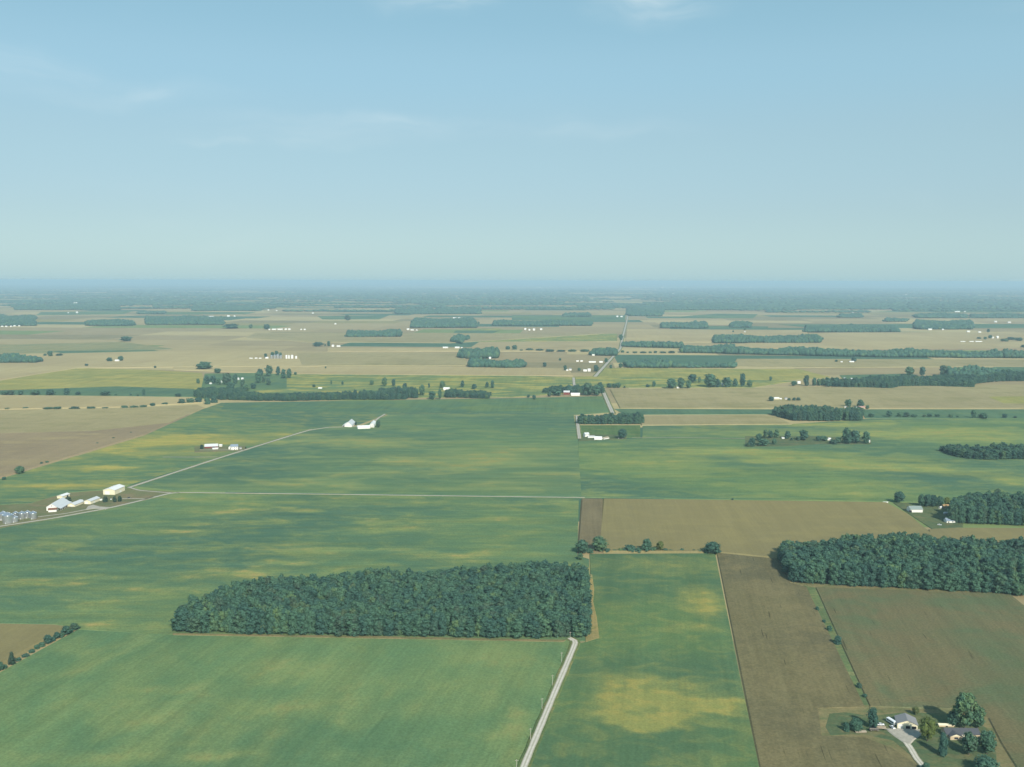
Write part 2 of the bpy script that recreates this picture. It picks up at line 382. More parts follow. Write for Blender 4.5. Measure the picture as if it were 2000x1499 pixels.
# ------------------------------------------------------------------ fields: every field is a low slab of standing crop
_fi = [0]
def field(name, poly, mat, h, label=None, z=None):
    """outline given on the top of the crop; the crop stands h metres tall"""
    _fi[0] += 1; top = h + 0.004 * (_fi[0] % 40)
    if len(poly) < 3: return
    dfar = min(depth(*p) for p in poly); top += 0.00001 * dfar * (_fi[0] % 7)
    P = [pt(x, y, top) for x, y in poly]
    c = sum(P, Vector()) / len(P); j = 0.05 + 0.02 * (_fi[0] % 9)
    P = [p + (c - p).normalized() * j for p in P]
    n = len(P); sl_ = top * 1.7
    area = sum(P[i].x * P[(i + 1) % n].y - P[(i + 1) % n].x * P[i].y for i in range(n)); sg = 1.0 if area > 0 else -1.0
    out = []
    for i in range(n):
        e0 = (P[i] - P[i - 1]).normalized(); e1 = (P[(i + 1) % n] - P[i]).normalized(); nn = Vector((e0.y + e1.y, -e0.x - e1.x, 0)) * sg
        out.append(nn.normalized() if nn.length > 0.05 else Vector((e0.y, -e0.x, 0)) * sg)
    vs = [(p.x, p.y, top) for p in P] + [(p.x + out[i].x * sl_, p.y + out[i].y * sl_, -0.2) for i, p in enumerate(P)]
    me = bpy.data.meshes.new(name); me.from_pydata(vs, [], [tuple(range(n))] + [(i, i + n, (i + 1) % n + n, (i + 1) % n) for i in range(n)])
    bm = bmesh.new(); bm.from_mesh(me); bmesh.ops.triangulate(bm, faces=[f for f in bm.faces if len(f.verts) > 4]); bmesh.ops.recalc_face_normals(bm, faces=bm.faces)
    bm.normal_update()
    up_ = sum(f.normal.z * f.calc_area() for f in bm.faces)
    if up_ < 0: bmesh.ops.reverse_faces(bm, faces=bm.faces)
    bm.to_mesh(me); bm.free(); me.update(); me.materials.append(mat)
    o = link(name, me); tag(o, label, kind='structure'); return o

RD = -math.atan2(pt(1124, 1252).x - pt(1022, 1499).x, pt(1124, 1252).y - pt(1022, 1499).y)   # along the near lane
soyA = crop_mat('soy_near', (0.112, 0.184, 0.080), (0.086, 0.158, 0.076), (0.170, 0.220, 0.084), 0.9, 70, (0.42, 0.75), 0.7, 1.0, row_dir=-RD, row_amp=0.09, row_w=3.0, ripe2=(0.225, 0.225, 0.088),
    spots=[(560, 1310, 110, 25, 0.7), (1010, 1410, 40, 40, 0.5), (1000, 1440, 35, 70, 0.5), (330, 1345, 140, 12, 0.35), (620, 1385, 200, 22, 0.35), (200, 1480, 240, 16, 0.45), (430, 1478, 90, 18, 0.6), (780, 1330, 200, 30, 0.3), (1060, 1335, 18, 18, 0.5), (930, 1290, 120, 10, 0.3)])
soyB = crop_mat('soy_mid_left', SOY, SOY_D, (0.185, 0.225, 0.078), 0.85, 80, (0.46, 0.74), 1.8, 2.0, ripe2=SOY_O, row_dir=math.radians(90),
    spots=[(440, 1000, 90, 9, 0.6), (760, 1035, 90, 7, 0.7), (1000, 1015, 60, 6, 0.6), (550, 1100, 70, 6, 0.7), (440, 1123, 120, 10, 0.6), (60, 1140, 90, 10, 0.6), (300, 1150, 130, 9, 0.55), (100, 1100, 200, 22, -0.6),
           (800, 1065, 200, 10, -0.5), (190, 1218, 70, 6, 0.7), (880, 1085, 100, 7, 0.5), (1110, 985, 20, 25, 0.4), (330, 1040, 120, 6, 0.35), (720, 985, 300, 5, 0.3)])
soyC = crop_mat('soy_centre', SOY, SOY_D, (0.190, 0.232, 0.088), 0.8, 120, (0.44, 0.74), 1.8, 3.0, ripe2=(0.27, 0.23, 0.075), row_dir=math.radians(88),
    spots=[(650, 862, 130, 9, 0.8), (720, 872, 70, 7, 0.5), (900, 900, 160, 14, 0.7), (820, 925, 200, 10, 0.25), (640, 945, 90, 8, 0.6), (950, 955, 160, 6, 0.4), (580, 905, 110, 12, -0.7), (800, 942, 90, 5, -0.6), (1000, 880, 130, 12, 0.45),
           (900, 825, 200, 10, -0.8), (1060, 840, 80, 15, -0.4), (480, 905, 90, 6, 0.4), (500, 930, 90, 7, -0.5), (370, 950, 90, 5, 0.5)])
soyD = crop_mat('soy_right', (0.110, 0.176, 0.072), SOY_D, (0.215, 0.250, 0.080), 0.75, 110, (0.45, 0.75), 1.8, 4.0, ripe2=(0.27, 0.235, 0.075), row_dir=math.radians(88),
    spots=[(1420, 884, 120, 9, 0.85), (1560, 900, 120, 7, 0.75), (1700, 912, 140, 9, 0.7), (1850, 922, 130, 9, 0.6), (1290, 905, 90, 14, 0.5), (1980, 940, 60, 10, 0.6), (1600, 885, 200, 6, 0.3), (1500, 868, 120, 6, -0.4), (1780, 880, 160, 9, -0.9), (1600, 870, 160, 8, -0.5),
           (1650, 928, 160, 8, -0.8), (1500, 938, 200, 7, -0.5), (1300, 950, 130, 12, -0.6), (1560, 958, 60, 8, 0.5), (1430, 950, 60, 6, 0.45), (1690, 968, 60, 5, 0.6), (1180, 968, 60, 3, 0.5), (1650, 850, 200, 8, 0.5), (1850, 845, 180, 10, 0.8), (1850, 832, 120, 3, -0.7), (1620, 830, 160, 5, 0.7),
           (1400, 842, 160, 6, 0.35), (1900, 860, 160, 7, 0.5)])
soyE = crop_mat('soy_left_yellow', SOY, SOY_D, (0.30, 0.28, 0.075), 0.55, 90, (0.52, 0.75), 2.2, 5.0, ripe2=(0.36, 0.28, 0.08), row_dir=math.radians(88),
    spots=[(300, 865, 90, 10, 1.0), (370, 852, 90, 4, 0.9), (420, 862, 120, 8, 0.7), (200, 878, 60, 6, 0.9), (300, 885, 150, 6, 0.6), (120, 897, 40, 5, 0.8), (60, 918, 60, 6, 0.7), (200, 915, 60, 6, 0.7), (120, 950, 120, 5, 0.7), (240, 943, 60, 5, 0.7), (410, 815, 60, 3, 0.6),
           (500, 815, 120, 10, -0.6), (370, 830, 70, 6, -0.8), (300, 905, 90, 6, -0.6), (30, 935, 60, 8, -0.5), (130, 925, 90, 5, -0.6), (560, 850, 60, 4, 0.6)])
soyF = crop_mat('soy_strip', (0.098, 0.160, 0.064), (0.070, 0.128, 0.064), (0.215, 0.225, 0.072), 0.55, 55, (0.50, 0.80), 1.3, 6.0, ripe2=(0.31, 0.26, 0.075), row_dir=along((1482, 1499), (1396, 1081)), row_amp=0.07,
    spots=[(1215, 1330, 70, 18, 0.7), (1330, 1335, 80, 14, 0.5), (1230, 1362, 80, 18, 1.0), (1350, 1372, 110, 18, 0.9), (1190, 1393, 60, 14, 1.1), (1280, 1406, 90, 16, 1.2), (1390, 1382, 70, 14, 0.8), (1300, 1370, 120, 40, 0.35), (1370, 1165, 45, 22, 0.9), (1378, 1190, 40, 14, 0.7), (1350, 1225, 40, 10, 0.6),
           (1300, 1105, 110, 14, 0.4), (1240, 1180, 60, 30, -0.5), (1280, 1270, 110, 20, -0.5), (1200, 1460, 150, 30, -0.7), (1400, 1450, 80, 30, -0.3)])
soyY = crop_mat('soy_ripe', (0.25, 0.24, 0.075), (0.20, 0.215, 0.07), (0.32, 0.28, 0.085), 1.0, 130, (0.45, 0.65), 2.0, 7.0, ripe2=SOY_Y)
soyYG = crop_mat('soy_turning', (0.13, 0.18, 0.065), SOY, (0.29, 0.27, 0.08), 1.0, 120, (0.44, 0.60), 2.6, 8.0, ripe2=SOY_Y)
soyG = crop_mat('soy_green', SOY, SOY_D, (0.14, 0.19, 0.06), 0.6, 120, (0.5, 0.7), 2.0, 9.0)
soyGD = crop_mat('soy_dark_green', (0.080, 0.145, 0.080), SOY_D, (0.12, 0.175, 0.08), 0.5, 120, (0.5, 0.7), 2.0, 9.5)
cornT = crop_mat('corn_tan', (0.312, 0.264, 0.132), (0.275, 0.234, 0.122), (0.215, 0.195, 0.085), 0.7, 120, (0.48, 0.7), 1.6, 10.0, row_amp=0.05)
cornTL = crop_mat('corn_pale', TAN_L, TAN, (0.33, 0.26, 0.13), 0.7, 130, (0.48, 0.7), 1.6, 10.5, row_amp=0.05)
cornC = crop_mat('corn_centre', (0.212, 0.180, 0.080), (0.190, 0.165, 0.078), (0.235, 0.200, 0.085), 0.7, 80, (0.48, 0.7), 1.6, 11.0, row_amp=0.05, grain=0.08)
cornP = crop_mat('corn_pinkish', (0.265, 0.205, 0.118), (0.225, 0.175, 0.105), (0.30, 0.24, 0.12), 0.5, 90, (0.60, 0.72), 3.5, 12.0, row_amp=0.05,
    spots=[(120, 858, 60, 2.5, 0.9), (30, 866, 60, 2.5, 0.7), (170, 850, 40, 2, 0.8), (100, 830, 200, 8, 0.4), (40, 905, 90, 6, 0.5)])
cornB = crop_mat('corn_brown', BRN, BRN_D, (0.172, 0.146, 0.072), 0.9, 40, (0.45, 0.7), 1.2, 13.0, row_dir=along((1486, 1499), (1401, 1080)), row_amp=0.09, row_w=2.2, grain=0.20, gaps=0.5)
cornB2 = crop_mat('corn_brown_green', (0.154, 0.137, 0.068), (0.142, 0.126, 0.064), (0.102, 0.126, 0.063), 0.9, 80, (0.50, 0.68), 1.2, 14.0, row_dir=along((1700, 1380), (1594, 1147)), row_amp=0.08, row_w=2.2, grain=0.20, gaps=0.5,
    spots=[(1860, 1180, 80, 14, 0.9), (1960, 1280, 70, 60, 0.9), (1990, 1380, 60, 60, 0.9), (1730, 1355, 14, 14, 1.0), (1700, 1195, 12, 10, 0.6), (1750, 1260, 80, 30, -0.5)])
cornS = crop_mat('corn_strip', (0.165, 0.138, 0.076), (0.15, 0.125, 0.07), (0.185, 0.15, 0.08), 0.6, 30, seed=15.0, row_dir=math.radians(0), row_amp=0.10)

EDGE_L = -900
field('soy_field', [(-420, 1560), (20, 1302), (152, 1230), (335, 1240), (1112, 1252), (1112, 1262), (1070, 1360), (1014, 1499), (968, 1620), (-420, 1620)], soyA, 0.45)
field('soy_field', [(-900, 1105), (0, 1031.5), (215, 993.8), (338, 964), (1130, 973), (1127, 1085), (1150, 1092), (1155, 1252), (1100, 1251), (335, 1240), (152, 1229), (108, 1219), (0, 1217), (-900, 1210)], soyB, 0.40)
field('corn_field', [(-500, 1215), (0, 1219), (106, 1221), (140, 1224), (60, 1262), (0, 1296), (-200, 1420), (-500, 1500)], cornC, 2.0)
field('soy_field', [(250, 948), (610, 838), (668, 831), (700, 835), (760, 809.5), (1120, 809.5), (1128, 858), (1136, 970), (345, 959)], soyC, 0.40)
field('soy_field', [(0, 937), (282, 851), (395, 800), (432, 787), (1000, 778), (1100, 776), (1176, 774), (1190, 806), (1124, 810.5), (752, 810), (700, 830), (605, 838), (247, 948), (205, 956), (130, 962), (60, 982), (-60, 990), (-700, 1040)], soyE, 0.36)
field('soy_field', [(760, 806), (432, 800), (440, 788), (1000, 779), (1176, 775), (1190, 806)], soyYG if False else soyG, 0.42)
field('soy_field', [(1129, 861), (1255, 857), (1255, 832), (1540, 829), (1700, 818), (2600, 815), (2600, 990), (1760, 980), (1134.5, 971.5)], soyD, 0.40)
field('corn_field', [(-1400, 830), (0, 802), (250, 797), (385, 791), (398, 796), (282, 848), (0, 932), (-1400, 1300)], cornP, 2.0)
field('corn_field', [(-1400, 824), (0, 802), (250, 797), (385, 791), (398, 796), (330, 826), (180, 842), (0, 846), (-1400, 900)], cornT, 2.1)
field('corn_field', [(-1400, 780), (0, 772), (375, 776), (395, 786), (250, 794), (0, 799), (-1400, 815)], cornTL, 2.0)
field('soy_field', [(-1400, 830), (0, 744), (150, 719), (300, 723), (395, 729), (400, 762), (250, 757), (0, 762), (-1400, 772)], soyY, 0.5)
field('soy_field', [(-1400, 774), (0, 763), (230, 755), (380, 760), (380, 775), (0, 771), (-1400, 778)], soyGD, 0.5)
field('soy_field', [(560, 731), (1000, 733), (1120, 737), (1118, 768), (1000, 776), (700, 777), (400, 780), (400, 745), (520, 740)], soyYG, 0.5)
field('soy_field', [(1180, 719), (1440, 721), (1560, 721), (1622, 737), (1555, 742), (1150, 757), (1122, 757), (1122, 736), (1164, 735)], soyY, 0.5)
field('soy_field', [(1124, 737), (1250, 736), (1400, 742), (1555, 744), (1470, 757), (1250, 757), (1124, 757)], soyYG, 0.55)
field('corn_field', [(1192, 760), (1560, 757), (1900, 752), (2600, 748), (2600, 797), (1690, 797), (1212, 797)], cornT, 2.0)
field('soy_field', [(1930, 775), (2600, 770), (2600, 790), (1960, 788)], soyY, 2.2)
field('soy_field', [(1200, 799), (1515, 800), (1515, 809), (1220, 810)], soyGD, 0.5)
field('soy_field', [(1680, 800), (2600, 800), (2600, 818), (1690, 817)], soyGD, 0.5)
field('corn_field', [(1248, 812), (1508, 810), (1545, 828), (1254, 830)], cornT, 2.0)
field('corn_field', [(1180, 974), (1730, 981), (1770, 1002), (1822, 1044), (1530, 1090), (1400, 1077), (1170, 1076)], cornC, 2.0)
field('corn_field', [(1138, 974), (1175, 974), (1176, 1077), (1130, 1077)], cornS, 1.9)
field('corn_field', [(1815, 1034), (1870, 1031), (2500, 1034), (2500, 1090), (1830, 1090)], cornC, 2.0)
field('soy_field', [(1152, 1082), (1396, 1081), (1440, 1300), (1482, 1499), (1510, 1640), (980, 1640), (1030, 1499), (1128, 1258), (1158, 1250)], soyF, 0.45)
field('corn_field', [(1401, 1080), (1512, 1080), (1543, 1138), (1574, 1146), (1688, 1380), (1597, 1383), (1604, 1437), (1690, 1441), (1742, 1461), (1798, 1500), (1860, 1600), (1505, 1600), (1486, 1499)], cornB, 0.8)
field('corn_field', [(1594, 1147), (1972, 1160), (2000, 1183), (2200, 1380), (2200, 1600), (2010, 1600), (1988, 1499), (1957, 1450), (1932, 1402), (1862, 1384), (1700, 1379)], cornB2, 1.05)
field('corn_field', [(2004, 1170), (2500, 1190), (2500, 1600), (2206, 1380)], cornB2, 1.05)
field('grass_waterway', [(1568, 1140), (1600, 1144), (1612, 1180), (1648, 1262), (1672, 1318), (1705, 1385), (1680, 1385), (1640, 1300), (1600, 1212)], crop_mat('waterway_grass', (0.120, 0.160, 0.064), (0.095, 0.135, 0.06), (0.18, 0.185, 0.08), size=14, seed=16), 0.3)
field('field_edge', [(338, 1237), (700, 1242), (1105, 1250), (1100, 1253.5), (700, 1246), (338, 1240)], MOWN, 0.62)
field('field_edge', [(1143, 1125), (1156, 1122), (1160, 1150), (1158, 1175), (1165, 1205), (1170, 1246), (1144, 1254)], crop_mat('dry_headland', (0.30, 0.24, 0.10), (0.24, 0.20, 0.085), (0.12, 0.16, 0.06), size=18, thr=(0.55, 0.7), seed=17), 0.62)
field('field_edge', [(1545, 1138), (1975, 1158), (1974, 1161), (1592, 1147)], MOWN, 0.62)
field('field_edge', [(1398, 1075), (1520, 1076), (1530, 1086), (1398, 1084)], MOWN, 0.4)
field('farmyard', [(1600, 1381), (1640, 1378), (1690, 1377), (1862, 1382), (1935, 1398), (1962, 1450), (1992, 1499), (2030, 1600), (1850, 1600), (1800, 1500), (1742, 1464), (1690, 1446), (1650, 1440), (1605, 1443), (1598, 1420)], MOWN, 0.3)
field('lawn', [(1620, 1394), (1650, 1391), (1700, 1399), (1760, 1392), (1830, 1393), (1900, 1402), (1930, 1425), (1946, 1470), (1950, 1600), (1830, 1600), (1796, 1490), (1745, 1447), (1700, 1437), (1660, 1434), (1622, 1436), (1612, 1420)], LAWN, 0.4)
field('farmyard', [(-200, 1000), (60, 983), (130, 963), (250, 955), (338, 961), (275, 977), (212, 994), (0, 1032), (-400, 1100)], OLIVE, 0.55)
field('farmyard', [(380, 872), (480, 871), (478, 880), (380, 884)], OLIVE, 0.55)
field('farmyard', [(1130, 848), (1225, 850), (1222, 858), (1130, 862)], LAWN, 0.55)
field('lawn', [(1130, 831), (1250, 831), (1250, 856), (1130, 850)], crop_mat('paddock_grass', (0.085, 0.145, 0.055), (0.07, 0.13, 0.05), (0.14, 0.17, 0.06), size=50, seed=18), 0.5)
field('lawn', [(1745, 982), (1880, 985), (1880, 1030), (1822, 1034), (1775, 1003)], LAWN, 0.5)
field('farmyard', [(1455, 852), (1580, 852), (1700, 856), (1702, 868), (1600, 868), (1530, 872), (1455, 873)], LAWN, 0.5)
field('farmyard', [(400, 730), (560, 728), (560, 760), (390, 770)], soyG, 0.56)
# far fields seen among the corn
for mat_, h_, nm, poly in [
    (crop_mat('soy_pale', (0.22, 0.215, 0.10), (0.17, 0.19, 0.095), (0.27, 0.24, 0.11), 0.8, 150, (0.42, 0.65), 2.0, 19.0), .6, 'soy_field', [(-600, 672), (0, 674), (240, 668), (340, 682), (100, 690), (0, 692), (-600, 694)]),
    (cornTL, 2, 'corn_field', [(-600, 694), (100, 691), (400, 684), (900, 690), (910, 700), (600, 716), (400, 716), (150, 719), (0, 742), (-600, 800)]),
    (soyGD, .6, 'soy_field', [(100, 686), (300, 684), (330, 689), (130, 692)]),
    (cornT, 2, 'corn_field', [(580, 690), (900, 690), (915, 714), (590, 714)]),
    (cornTL, 2, 'corn_field', [(340, 717), (920, 716), (1110, 720), (1118, 734), (560, 730), (340, 722)]),
    (cornTL, 2, 'corn_field', [(640, 680), (1180, 681), (1180, 686), (640, 686)]),
    (soyGD, .6, 'soy_field', [(890, 646), (975, 646), (960, 652), (885, 652)]),
    (soyYG, .6, 'soy_field', [(905, 642), (980, 642), (975, 645), (900, 645)]),
    (soyYG, .6, 'soy_field', [(900, 655), (1205, 652), (1205, 666), (905, 668)]),
    (soyG, .6, 'soy_field', [(1000, 616), (1222, 616), (1220, 628), (1000, 626)]),
    (soyGD, .6, 'soy_field', [(1378, 637), (1500, 638), (1500, 641), (1375, 641)]),
    (soyGD, .6, 'soy_field', [(1520, 634), (1800, 633), (2600, 634), (2600, 640), (1750, 641), (1580, 640)]),
    (cornTL, 2, 'corn_field', [(1225, 643), (1580, 645), (1570, 656), (1400, 657), (1390, 668), (1222, 668)]),
    (cornTL, 2, 'corn_field', [(1600, 650), (1980, 648), (2100, 680), (1610, 684), (1420, 676)]),
    (cornP, 2.1, 'corn_field', [(1600, 671), (2000, 675), (2100, 683), (1640, 684)]),
    (cornT, 2, 'corn_field', [(1440, 701), (2600, 704), (2600, 720), (1900, 716), (1560, 718), (1430, 716)]),
    (soyGD, .6, 'soy_field', [(1930, 711), (2600, 713), (2600, 735), (1960, 728)]),
    (soyG, .6, 'soy_field', [(1640, 733), (1780, 730), (1800, 738), (1650, 745)]),
    (soyG, .6, 'soy_field', [(1400, 613), (1480, 614), (1470, 622), (1300, 621)]),
    (soyG, .6, 'soy_field', [(300, 610), (500, 610), (480, 614), (280, 614)]),
    (soyG, .6, 'soy_field', [(620, 618), (760, 616), (740, 624), (630, 624)]),
    (soyG, .6, 'soy_field', [(1840, 602), (2400, 604), (2400, 612), (1700, 610)]),
    (soyG, .6, 'soy_field', [(80, 610), (260, 608), (240, 614), (70, 616)]),
    (cornT, 2, 'corn_field', [(500, 650), (1180, 652), (880, 670), (600, 668), (480, 660)]),
]: field(nm, poly, mat_, h_)

# ------------------------------------------------------------------ roads: a raised bed with grass verge and gravel surface
def ribbon(name, pts, width, mat, z, kind='structure', taper=None, drop=0.35, seg=14):
    P = [pt(x, y, z) for x, y in pts]
    Q = []
    for i in range(len(P) - 1):
        for k in range(seg): Q.append(P[i].lerp(P[i + 1], k / seg))
    Q.append(P[-1])
    for _ in range(6): Q = [Q[0]] + [(Q[i - 1] + Q[i] * 2 + Q[i + 1]) / 4 for i in range(1, len(Q) - 1)] + [Q[-1]]
    us = (-1.0, -0.75, -0.3, 0.0, 0.3, 0.75, 1.0); vs = []; at = []
    for i, q in enumerate(Q):
        t_ = (Q[min(i + 1, len(Q) - 1)] - Q[max(i - 1, 0)]).normalized(); nrm = Vector((t_.y, -t_.x, 0))
        wob_ = 1.0 + 0.05 * math.sin(i * 1.7) + 0.03 * math.sin(i * 0.61)
        for u in (-1.001,) + us + (1.001,):
            p = q + nrm * (max(-1, min(1, u)) * width / 2 * wob_) ; zz = z if abs(u) <= 1 else z - drop
            if abs(u) > 1: p = p + nrm * (0.4 if u > 0 else -0.4)
            vs.append((p.x, p.y, zz)); at.append(max(-1, min(1, u)))
    k = len(us) + 2; fs = [(i * k + j, i * k + j + 1, (i + 1) * k + j + 1, (i + 1) * k + j) for i in range(len(Q) - 1) for j in range(k - 1)]
    me = mesh_np(name, vs, np.array(fs), mat, attr=at)
    bm = bmesh.new(); bm.from_mesh(me); bm.normal_update()
    if sum(f.normal.z for f in bm.faces) < 0: bmesh.ops.reverse_faces(bm, faces=bm.faces)
    bm.to_mesh(me); bm.free()
    o = link(name, me); tag(o, kind=kind); return o
def road(pts, width, mat=GRAVEL, verge=2.0, z=0.9):
    if verge: ribbon('road_verge', pts, width + 2 * verge, VERGE, z - 0.15, drop=0.8)
    return ribbon('road', pts, width, mat, z, drop=0.1)
road([(985, 1600), (1022, 1499), (1075, 1372), (1124, 1256), (1122, 1251), (1112, 1246)], 4.0, GRAVEL, 2.2)
road([(-120, 1046), (0, 1028), (100, 1013), (215, 992), (270, 979), (330, 964), (350, 962)], 4.6, GRAVEL2, 1.2)
road([(345, 962), (600, 965), (900, 969), (1142, 972)], 2.6, GRAVEL, 0.8)
road([(252, 952), (272, 958), (334, 963)], 3.2, GRAVEL2, 0.5, 0.92)
road([(250, 953), (430, 894), (600, 841), (640, 835), (700, 833), (722, 834)], 5.0, GRAVEL2, 2.0)
road([(728, 826), (740, 816), (752, 809)], 4.2, GRAVEL2, 1.0)
road([(318, 893), (425, 893)], 2.2, GRAVEL2, 0.5)
road([(480, 880), (470, 879), (440, 879), (390, 879)], 2.5, GRAVEL2, 0.4)
road([(1177, 762), (1186, 783), (1197, 808)], 8.0, GRAVEL2, 3.0)
road([(1127, 812), (1129, 835), (1132, 857)], 6.0, GRAVEL2, 2.0)
road([(1162, 736), (1188, 707), (1212, 681), (1214, 668), (1222, 636), (1227, 614)], 9.0, GRAVEL2, 4.0)
road([(1120, 738), (1122, 756)], 7.0, GRAVEL2, 2.0)
road([(-40, 1021), (72, 1010), (130, 1003), (170, 995)], 3.0, GRAVEL2, 0.0)
road([(238, 974), (262, 974), (288, 975)], 3.0, GRAVEL2, 0.0)
road([(278, 977), (300, 971)], 2.0, GRAVEL2, 0.0)
road([(1235, 855), (1340, 855), (1455, 857)], 1.6, GRAVEL2, 0.5)
road([(1808, 1502), (1790, 1481), (1779, 1462), (1770, 1450)], 3.6, GRAVEL, 0.4)
field('gravel_yard', [(1731, 1423), (1747, 1436), (1766, 1449), (1776, 1453), (1784, 1444), (1797, 1434), (1800, 1425), (1756, 1423)], YARDG, 0.95)
field('gravel_yard', [(172, 989), (182, 986), (194, 989.5), (214, 991), (206, 994.5), (186, 993), (168, 995.5)], YARDG, 0.95)

# ------------------------------------------------------------------ trees
ico = {}
def icosphere(sub):
    if sub not in ico:
        bm = bmesh.new(); bmesh.ops.create_icosphere(bm, subdivisions=sub, radius=1.0)
        v = np.array([q.co[:] for q in bm.verts]); f = np.array([[q.index for q in p.verts] for p in bm.faces]); bm.free(); ico[sub] = (v, f)
    return ico[sub]

def crown_arrays(r, nlobe, nleaf, leaf, z0, shape, asp=0.6):
    """leafy crown in a unit box (height 1, diameter about 1); asp = real diameter / height, so lobes and leaf clumps stay round"""
    lob = []
    for i in range(nlobe):
        k = (i + r.uniform(0.2, 0.8)) / nlobe
        if shape == 'wood': k = k ** 0.7 * 0.92; prof = 0.86 if k < 0.5 else math.sqrt(max(0.05, 1 - ((k - 0.5) / 0.52) ** 2))
        elif shape == 'round': k = 0.06 + 0.86 * k; prof = math.sqrt(max(0.05, 1 - ((k - 0.48) / 0.52) ** 2))
        elif shape == 'oval': k = 0.05 + 0.88 * k; prof = math.sqrt(max(0.05, 1 - ((k - 0.40) / 0.62) ** 2)) * 0.92
        else: k = 0.03 + 0.9 * k; prof = 1.02 - k
        a = i * 2.4 + r.uniform(-0.7, 0.7); rad = r.uniform(0.18, 0.33) * (0.55 + 0.45 * prof)
        q = max(0.0, 0.50 * prof - rad * 0.8) * math.sqrt(r.uniform(0.35, 1))
        lob.append((q * math.cos(a), q * math.sin(a), z0 + (1 - z0) * k, rad))
    if shape == 'round' and nlobe > 18: lob = [(x * 1.12, y * 1.12, z, r_ * 0.66) for x, y, z, r_ in lob]
    elif shape != 'cone': lob += [(0.02, -0.03, z0 + (1 - z0) * 0.80, 0.20), (0, 0, z0 + (1 - z0) * 0.5, 0.32)]
    else: lob += [(0, 0, z0 + 0.2, 0.3), (0, 0, 0.55, 0.2), (0, 0, 0.93, 0.05)]
    if shape == 'wood': lob += [(0.22 * math.cos(a), 0.22 * math.sin(a), z0 + 0.16, 0.25) for a in (0.3, 2.4, 4.4)]
    lob = np.array(lob); zs = np.array([1, 1, asp])
    lob[:, 2] = np.minimum(lob[:, 2], 1.0 - lob[:, 3] * asp * 0.9)
    V = []; F3 = []; iv, if_ = icosphere(1); b = 0
    for (x, y, z, rad) in lob:
        jit = 1 + r.uniform(-0.16, 0.16, len(iv))[:, None]
        V.append(iv * jit * rad * 0.78 * zs + (x, y, z)); F3.append(if_ + b); b += len(iv)
    wts = lob[:, 3] ** 2; idx = r.choice(len(lob), nleaf, p=wts / wts.sum())
    n = r.normal(size=(nleaf, 3)); n[:, 2] += 0.3; n /= np.linalg.norm(n, axis=1)[:, None]
    c = lob[idx, :3] + n * lob[idx, 3:4] * zs * r.uniform(0.70, 1.16, nleaf)[:, None]
    dirn = n + r.normal(size=(nleaf, 3)) * 0.6; dirn /= np.linalg.norm(dirn, axis=1)[:, None]
    u = np.cross(dirn, r.normal(size=(nleaf, 3))); u /= np.linalg.norm(u, axis=1)[:, None] + 1e-9
    w_ = np.cross(dirn, u); s = leaf * r.uniform(0.6, 1.3, nleaf)[:, None]; u = u * zs; w_ = w_ * zs
    q = np.stack([c - u * s - w_ * s * .7, c + u * s - w_ * s * .7, c + u * s * .8 + w_ * s * .8, c - u * s * .8 + w_ * s * .7], 1).reshape(-1, 3)
    V.append(q); F4 = (np.arange(nleaf * 4).reshape(-1, 4) + b)
    V = np.concatenate(V); V[:, 2] = np.maximum(V[:, 2], 0.005)
    return V, [np.concatenate(F3), F4]

def crown_mesh(name, seed, nlobe, nleaf, leaf, z0, shape, mat, asp=0.75):
    r = np.random.default_rng(seed); V, F = crown_arrays(r, nlobe, nleaf, leaf, z0, shape, asp)
    return mesh_np(name, V, F, mat)
def trunk_mesh(name, seed, top=0.62):
    r = random.Random(seed); m = MB(); m.tube((0, 0, -0.02), (0.01, 0, top * 0.6), 0.032, 0.020, 6); m.tube((0.01, 0, top * 0.6), (0.0, 0.02, top + 0.15), 0.020, 0.006, 5)
    for k in range(4):
        a = k * 1.6 + r.random(); z = top * (0.42 + 0.12 * k); m.tube((0.005, 0, z), (0.26 * math.cos(a), 0.26 * math.sin(a), z + 0.16 + 0.05 * r.random()), 0.012, 0.004, 4)
    return m.mesh(name, BARK)

WOODC = [crown_mesh('wood_crown', 100 + i, 11, 950, 0.050, 0.03, 'wood', LEAF, 0.58) for i in range(6)]
ROUND = [crown_mesh('round_crown', 200 + i, 13, 1300, 0.038, 0.12, 'round', LEAF) for i in range(5)]
OPEN = [crown_mesh('open_crown', 250 + i, 26, 1500, 0.034, 0.14, 'round', LEAF) for i in range(3)]
OVAL = [crown_mesh('oval_crown', 300 + i, 16, 1100, 0.036, 0.08, 'oval', LEAF) for i in range(3)]
CONE = [crown_mesh('cone_crown', 400 + i, 18, 900, 0.034, 0.04, 'cone', LEAF_DARK) for i in range(2)]
LIGHT = [crown_mesh('light_crown', 500 + i, 16, 1100, 0.030, 0.22, 'round', LEAF_LIGHT) for i in range(2)]
BUSH = [crown_mesh('bush_crown', 600 + i, 12, 420, 0.060, 0.0, 'wood', LEAF, 1.2) for i in range(4)]
DARKB = [crown_mesh('dark_crown', 700 + i, 14, 700, 0.042, 0.02, 'oval', LEAF_DARK) for i in range(2)]
SMALL = [crown_mesh('small_crown', 800 + i, 12, 260, 0.075, 0.06, 'round', LEAF) for i in range(6)]
TRUNK = [trunk_mesh('tree_trunk', i) for i in range(3)]
KINDS = {'wood': WOODC, 'round': ROUND, 'oval': OVAL, 'cone': CONE, 'light': LIGHT, 'bush': BUSH, 'dark': DARKB, 'small': SMALL, 'open': OPEN}
_tk = [0]
